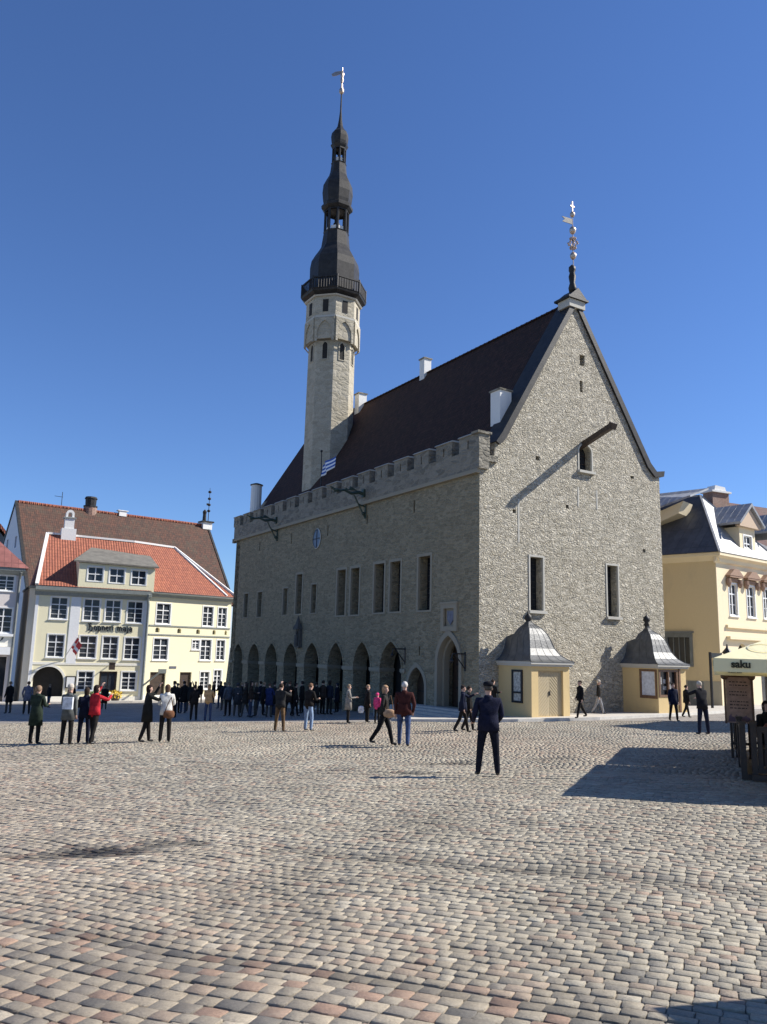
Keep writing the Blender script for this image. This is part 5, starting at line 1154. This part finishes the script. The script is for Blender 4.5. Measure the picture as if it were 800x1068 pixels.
    for j in range(nv):
        for i in range(nu):
            ph = math.pi*(j+.5)/nv; th = 2*math.pi*(i+.5)/nu; y = math.sin(ph)*math.cos(th); z = math.cos(ph)
            if (y < -.25 and z < .35) or (z < (-.55 if style == 'short' else -1.1)): continue
            hm.f.append((j*nu+i, j*nu+(i+1) % nu, (j+1)*nu+(i+1) % nu, (j+1)*nu+i)); hm.m.append(0)
    if parts or style == 'long' or not hat:
        ho = child('hair', hm, hr)
    if style == 'bun': child('hair_bun', MB().ball((hc.x, hc.y+.1*s, hc.z+.03*s), .045*s, n=10), hr)
    if hat == 'cap':
        m = MB().lathe((hc.x, hc.y+.005, hc.z+.03*s), [(.1*s, 0), (.108*s, .03*s), (.1*s, .065*s), (.06*s, .085*s), (.01, .09*s)], 16, 0, .95, 1.1); m.ext([(hc.x-.075*s, hc.y-.09*s), (hc.x+.075*s, hc.y-.09*s), (hc.x+.05*s, hc.y-.165*s), (hc.x-.05*s, hc.y-.165*s)], 'z', hc.z+.03*s, hc.z+.042*s)
        child('flat_cap', m, cloth(HATC.get(label, (.02, .02, .025))))
    if hat == 'knit': child('knitted_hat', MB().lathe((hc.x, hc.y+.008*s, hc.z), [(.092*s, 0), (.1*s, .01*s), (.1*s, .045*s), (.086*s, .09*s), (.05*s, .118*s), (.005, .128*s)], 16, 0, .93, 1.08), cloth(HATC.get(label, (.45, .4, .33))))
    if hat == 'hood':
        hd = MB(); hd.v = [(hc.x+(v[0]-hc.x)*1.16, hc.y+(v[1]-hc.y)*1.14+.01*s, hc.z+(v[2]-hc.z)*1.12-.01*s) for v in hm.v]; hd.f = hm.f; hd.m = hm.m; child('hood', hd, cloth(HATC.get(label, jacket)))
    # collar
    cz = V[nb]*s
    if parts: child('collar', MB().lathe((cz.x, cz.y, cz.z), [(.095*s, -.03*s), (.088*s, .03*s), (.072*s, .055*s), (.066*s, .05*s), (.075*s, .0)], 14, 0, 1, .92, cap=False), cloth(jacket))
    if fine:
        for sx in (-1, 1):
            child('ear', MB().ball((hc.x+sx*.078*s, hc.y+.005, hc.z-.03*s), .022*s, .45, .8, 1.3, 8), SKINT)
            child('eye', MB().ball((hc.x+sx*.03*s, hc.y-.088*s, hc.z-.022*s), .011*s, 1, .7, .8, 8), IRON)
        child('mouth', MB().ball((hc.x, hc.y-.094*s, hc.z-.098*s), .02*s, 1, .35, .25, 8), plain('lips', (.35, .14, .11), .6))
    if coat:   # skirt of a coat, or the hem of a jacket
        z0 = (1.14-low)*s; z1 = (coat-low)*s; pr_ = [(.158*bulk*s, 0), (.172*bulk*s, -.12*s), ((.18+.05*(1-coat))*bulk*s, z1-z0), ((.165+.05*(1-coat))*bulk*s, z1-z0)]
        child('coat_skirt', MB().lathe((0, V[be].y*s*.5, z0), pr_, 16, 0, 1, .8, cap=False), cloth(skirt or jacket))
    return body
HATC = {'person in dark green coat with fur-trimmed hood at the left end of the square': (.22, .15, .10), 'man in navy suit and flat cap walking away in the foreground': (.015, .015, .02)}
UP = ((.25, -.75, .15), (-.25, -.35, .85)); PH = ((.3, -.8, -.35), (-.45, -.75, .45)); PK = ((.28, .12, -1), (-.15, -.45, -.7)); FRT = ((.15, -.25, -1), (-.35, -.9, .1))
BK = (.026, .023, .021); DK = (.045, .04, .036); NV = (.018, .022, .045)
person('person in dark green coat with fur-trimmed hood at the left end of the square', (-10.12, 24.34), R(165), 1.68, (.035, .05, .035), BK, (FRT, FRT), coat=.55, hair=(.22, .15, .10), hat='hood', bulk=1.12, fine=2)
person('person in grey jacket with pale cloth on the back and knitted hat', (-9.03, 23.95), R(175), 1.7, (.10, .105, .10), BK, (FRT, DOWN), coat=.72, hair=(.4, .34, .27), hat='knit', bulk=1.08, fine=2)
person('person in black clothes half hidden behind the one in grey jacket', (-8.72, 24.45), R(200), 1.62, NV, NV, (FRT, FRT), coat=.8, style='long', fine=1)
person('woman in red jacket with raised arms, fourth from the left', (-8.38, 24.27), R(150), 1.70, (.42, .025, .035), BK, (UP, PH), stride=R(9), coat=.86, style='long', hair=(.03, .02, .018), bulk=1.05, fine=2)
person('woman in black coat photographing with arms raised, beside the white jacket', (-7.02, 24.98), R(118), 1.7, (.025, .025, .022), BK, (UP, PH), stride=R(11), coat=.62, style='long', hair=(.035, .022, .018), fine=2)
person('woman in white jacket seen from behind in the left foreground', (-6.45, 24.96), R(195), 1.7, (.62, .60, .54), BK, (FRT, FRT), coat=.82, style='long', hair=(.10, .06, .04), bulk=1.05, fine=2)
person('person in tan jacket and blue jeans at the edge of the shade', (-7.93, 38.2), R(170), 1.68, (.42, .27, .13), (.04, .06, .12), (FRT, FRT), coat=.88, style='long', hair=(.35, .22, .12), bulk=1.1)
person('dark figure close beside the person in tan jacket', (-8.75, 38.9), R(190), 1.62, BK, BK, (DOWN, FRT), coat=.8)
person('man in brown trousers taking a photo, left of the blue jeans man', (-3.60, 30.06), R(160), 1.72, (.035, .035, .035), (.12, .075, .04), (UP, PH), legs=(((.12, -.05, -1), (.1, .03, -1)), ((.12, .05, -1), (.08, .03, -1))), hair=(.06, .04, .03), coat=.88, fine=2)
person('man in dark jacket and light blue jeans looking at something in his hands', (-2.61, 30.6), R(140), 1.72, BK, (.20, .27, .38), (FRT, FRT), legs=(((.06, -.02, -1), (.03, .03, -1)), ((.1, -.12, -1), (.03, .1, -1))), hair=(.14, .08, .05), lean=.1, coat=.9, fine=2)
person('person in black and white coat standing alone before the arcade', (-1.33, 36.0), R(100), 1.66, (.25, .23, .20), BK, (DOWN, FRT), coat=.6, hair=(.25, .18, .12), fine=1)
person('dark dressed adult standing beside the child in pink', (-.5, 36.6), R(110), 1.64, BK, BK, (DOWN, DOWN), coat=.7, hair=(.3, .2, .13))
person('child in pink jacket holding hands behind the walking couple', (-.06, 35.6), R(140), 1.3, (.62, .06, .18), BK, (DOWN, DOWN), hair=(.6, .12, .25), hat='hood', bulk=1.15)
person('woman in black leggings striding right with her shoulder bag', (.17, 23.58), R(80), 1.7, (.035, .033, .03), (.015, .015, .018), (DOWN, PK), stride=R(20), hair=(.35, .22, .13), style='long', coat=.9, fine=2)
person('grey haired man in dark maroon jacket and blue jeans', (.72, 23.1), R(172), 1.78, (.075, .025, .022), (.05, .075, .15), (DOWN, PK), stride=R(12), hair=(.5, .48, .45), bulk=1.18, coat=.86, fine=2)
person('man in dark suit walking with one hand at his face near the portal steps', (3.0, 29.19), R(85), 1.66, NV, BK, (PH, DOWN), stride=R(17), hair=(.05, .035, .03), coat=.8, fine=2)
person('dark figure just behind the man with hand at his face', (3.32, 30.1), R(88), 1.62, BK, BK, (DOWN, DOWN), stride=R(15), coat=.8)
person('man in navy suit and flat cap walking away in the foreground', (2.13, 15.91), R(186), 1.74, (.016, .018, .040), (.014, .015, .026), (((.22, -.05, -1), (-.1, -.75, -.45)), ((.22, -.05, -1), (-.1, -.7, -.5))), legs=(((.12, -.07, -1), (.1, .02, -1)), ((.1, .03, -1), (.06, .07, -1))), hair=(.08, .07, .06), hat='cap', bulk=1.2, coat=.84, fine=2)
person('dark figure beside the left kiosk, reading its notices', (5.35, 38.4), R(120), 1.74, BK, BK, (DOWN, FRT), raise_=.12, coat=.85)
person('man in black striding left on the pavement between the kiosks', (9.26, 37.6), R(-75), 1.72, (.015, .015, .017), BK, (DOWN, PK), stride=R(20), raise_=.12, hair=(.04, .03, .025), coat=.82)
person('man in black jacket and grey trousers with pale cap near the gable', (11.35, 42.2), R(70), 1.72, BK, (.26, .26, .27), (DOWN, DOWN), stride=R(18), raise_=.12, hair=(.5, .48, .45), hat='knit')
person('woman in navy coat walking in front of the right kiosk', (13.36, 37.09), R(10), 1.68, NV, BK, (DOWN, DOWN), stride=R(8), coat=.75, hair=(.06, .04, .03))
person('dark figure walking behind the light-haired man on the right', (15.2, 40.4), R(100), 1.6, BK, BK, (DOWN, DOWN), stride=R(18), coat=.8)
person('light-haired man in black jacket bending slightly, right of the kiosks', (10.99, 27.77), R(200), 1.76, (.02, .02, .024), NV, (PH, FRT), legs=(((.08, -.05, -1), (.08, .03, -1)), ((.12, .05, -1), (.08, .03, -1))), lean=.16, hair=(.45, .40, .33), coat=.84, bulk=1.08, fine=2)
person('guest in dark clothes sitting at the cafe table behind the fence', (8.33, 17.6), R(10), 1.7, BK, BK, (FRT, FRT), legs=(((.1, -1, -.05), (.02, -.05, -1)), ((.1, -1, -.05), (.02, -.05, -1))), seat=.46, hair=(.03, .022, .02), style='long')
# bags
def bag(loc, rz, col, sx, label, cat='bag'):
    A = bpy.data.objects.new('shoulder_bag', None); COL.objects.link(A); A.location = loc; A.rotation_euler = (0, 0, rz); tag(A, label, cat)
    to_obj('pouch', MB().lathe((0, 0, 0), [(.05*sx, 0), (.15*sx, .03), (.17*sx, .12), (.15*sx, .2), (.1*sx, .23)], 14, 0, 1, .45), cloth(col), A, True)
    to_obj('strap', MB().path([(-.12*sx, 0, .2), (-.04, -.02, .45), (.04, .0, .62), (.08, .03, .45), (.12*sx, 0, .2)], .012), cloth(tuple(c*.5 for c in col)), A)
bag((-6.30, 24.72, gz(-6.45, 24.96)+.72), R(20), (.16, .075, .04), 1, 'brown shoulder bag worn by the woman in white jacket')
bag((.30, 23.32, gz(.17, 23.58)+.78), R(-10), (.42, .27, .17), 1, 'tan shoulder bag worn by the woman in black leggings')
thing('tote_bag', MB().box(-.14, .14, -.05, .05, 0, .34), cloth((.6, .62, .64)), 'pale tote bag on the back of the person in grey jacket', 'bag', (-8.98, 23.72, gz(-9, 23.9)+1.02))
thing('carrier_bag', MB().lathe((0, 0, 0), [(.1, 0), (.14, .1), (.12, .26), (.06, .3)], 10, 0, 1, .5), cloth((.7, .7, .7)), 'small white bag low beside the dark dressed adult near the child', 'bag', (-.78, 36.5, gz(-.8, 36.5)+.42))
# crowd in the shade
rr = random.Random(11)
crowd = [(8, 744, 711, 'dark figure in front of the black shop window at the left edge', BK), (27, 745, 710, 'figure in slate grey in the shade left of the big arch', (.16, .15, .18)),
 (108, 740, 715, 'figure in long black coat in front of the corner house door', BK), (180, 749, 711, 'figure in black right behind the woman in white jacket', BK), (190.5, 744, 711, 'figure in black with raised arm right of the street drainpipe', BK),
 (197, 742, 712, 'figure in black, one step right of the one with raised arm', DK), (203, 733, 711, 'dark figure far off beside the corner house, left of a pair', BK), (208, 733, 712, 'dark figure far off beside the corner house, right of a pair', DK),
 (222, 734, 711, 'dark figure far off, just above the shoulder of the tan jacket', BK), (229, 739, 711, 'figure in black at the corner of the arcade, outside the first arch', BK), (237, 747, 712, 'figure with grey backpack colours before the first arch', (.10, .10, .11)),
 (246.5, 747, 713, 'figure in charcoal between the first and second arches', (.07, .07, .075)), (255, 748, 712, 'dark figure, left of the three before the second arch', BK), (260.5, 748, 711, 'dark figure, middle of the three before the second arch', DK), (266, 747, 712, 'dark figure, right of the three before the second arch', BK),
 (274, 746, 712, 'figure in black before the third arch', BK), (280, 748, 713, 'figure in deep blue before the third arch', (.02, .03, .09)), (285, 746, 712, 'dark figure partly behind the man taking a photo', NV),
 (301, 747, 711, 'dark figure, left of two before the fourth arch', BK), (307.5, 747, 713, 'dark figure, right of two before the fourth arch', DK), (329, 745, 712, 'dark figure right behind the man in blue jeans', BK), (336, 745, 708, 'tall dark figure left of a pair before the sixth arch', BK), (343, 745, 707, 'tall dark figure right of a pair before the sixth arch', DK),
 (251, 744, 712, 'dark figure half hidden between the charcoal figure and the three', BK), (270.5, 744, 711, 'dark figure half hidden in the gap before the third arch', BK), (296, 745, 712, 'dark figure seen right behind the man taking a photo', BK), (314, 744, 711, 'dark figure half hidden left of the man in blue jeans', DK), (351, 743, 713, 'dark figure alone, right of the tall pair', NV), (183.5, 744, 713, 'dark figure half hidden behind the ones near the street drainpipe', DK), (233, 741, 712, 'dark figure leaning by the battered foot of the arcade corner', BK),
 (73, 741, 714, 'dark figure seen between the grey and red jackets', BK), (50, 738, 714, 'dark figure in the mouth of the big round arch', BK)]
def px_ground(u, v):
    d = F_+R2*((u-400)/832.15)-U2*((v-534)/832.15); t = -GA/(d.z-GB*d.x+GC*d.y); return d*t
for u, v, hd, lb, col in crowd:
    p = px_ground(u, v); H_ = min(1.85, max(1.55, (v-hd)/832.15*p.y*.97))
    ar = rr.choice([(DOWN, DOWN), (FRT, DOWN), (FRT, FRT), (PK, DOWN)]) if 'raised' not in lb else (DOWN, UP)
    person(lb, (p.x, p.y), R(rr.uniform(90, 270)), H_, col if 'black' in lb or 'blue' in lb or 'grey' in lb or 'charcoal' in lb else rr.choice([BK, DK, (.055, .05, .045), (.03, .035, .05), (.06, .04, .03)]), rr.choice([BK, DK, (.05, .06, .09), (.09, .075, .06)]), ar, stride=rr.choice([0, 0, R(12)]), coat=rr.choice([.85, .7, .6]) if 'long' not in lb else .45, hair=rr.choice([(.04, .03, .025), (.10, .06, .04), (.25, .17, .1)]), style=rr.choice(['short', 'long', 'short']), hat=rr.choice([None, None, None, 'hood']), fine=0, group='people standing in the shade before the arcade')
HATC.clear()
def split_parts(o):
    """separate loose pieces of a part into parts of their own"""
    me = o.data; par = list(range(len(me.vertices)))
    def fd(i):
        while par[i] != i: par[i] = par[par[i]]; i = par[i]
        return i
    for p in me.polygons:
        r = fd(p.vertices[0])
        for v in p.vertices: par[fd(v)] = r
    gr = {}
    for p in me.polygons: gr.setdefault(fd(p.vertices[0]), []).append(p)
    if len(gr) < 2: return
    base = o.name.split('.')[0]; out = []
    for k, ps in gr.items():
        vs = sorted({v for p in ps for v in p.vertices}); ix = {v: i for i, v in enumerate(vs)}
        nm = bpy.data.meshes.new(base); nm.from_pydata([tuple(me.vertices[v].co) for v in vs], [], [[ix[v] for v in p.vertices] for p in ps])
        for m_ in me.materials: nm.materials.append(m_)
        nm.polygons.foreach_set('material_index', [p.material_index for p in ps]); nm.update()
        q = bpy.data.objects.new(base, nm); COL.objects.link(q); q.parent = o.parent; out.append(q)
    bpy.data.objects.remove(o)
for o in list(bpy.data.objects):
    if o.type == 'MESH' and o.name.split('.')[0] in ('pilaster', 'verge', 'tower_opening', 'lantern_panel', 'arcade_doorway', 'wall_scar', 'ledge', 'storey_band', 'roof_ridge', 'dormer_side') and not o.children: split_parts(o)
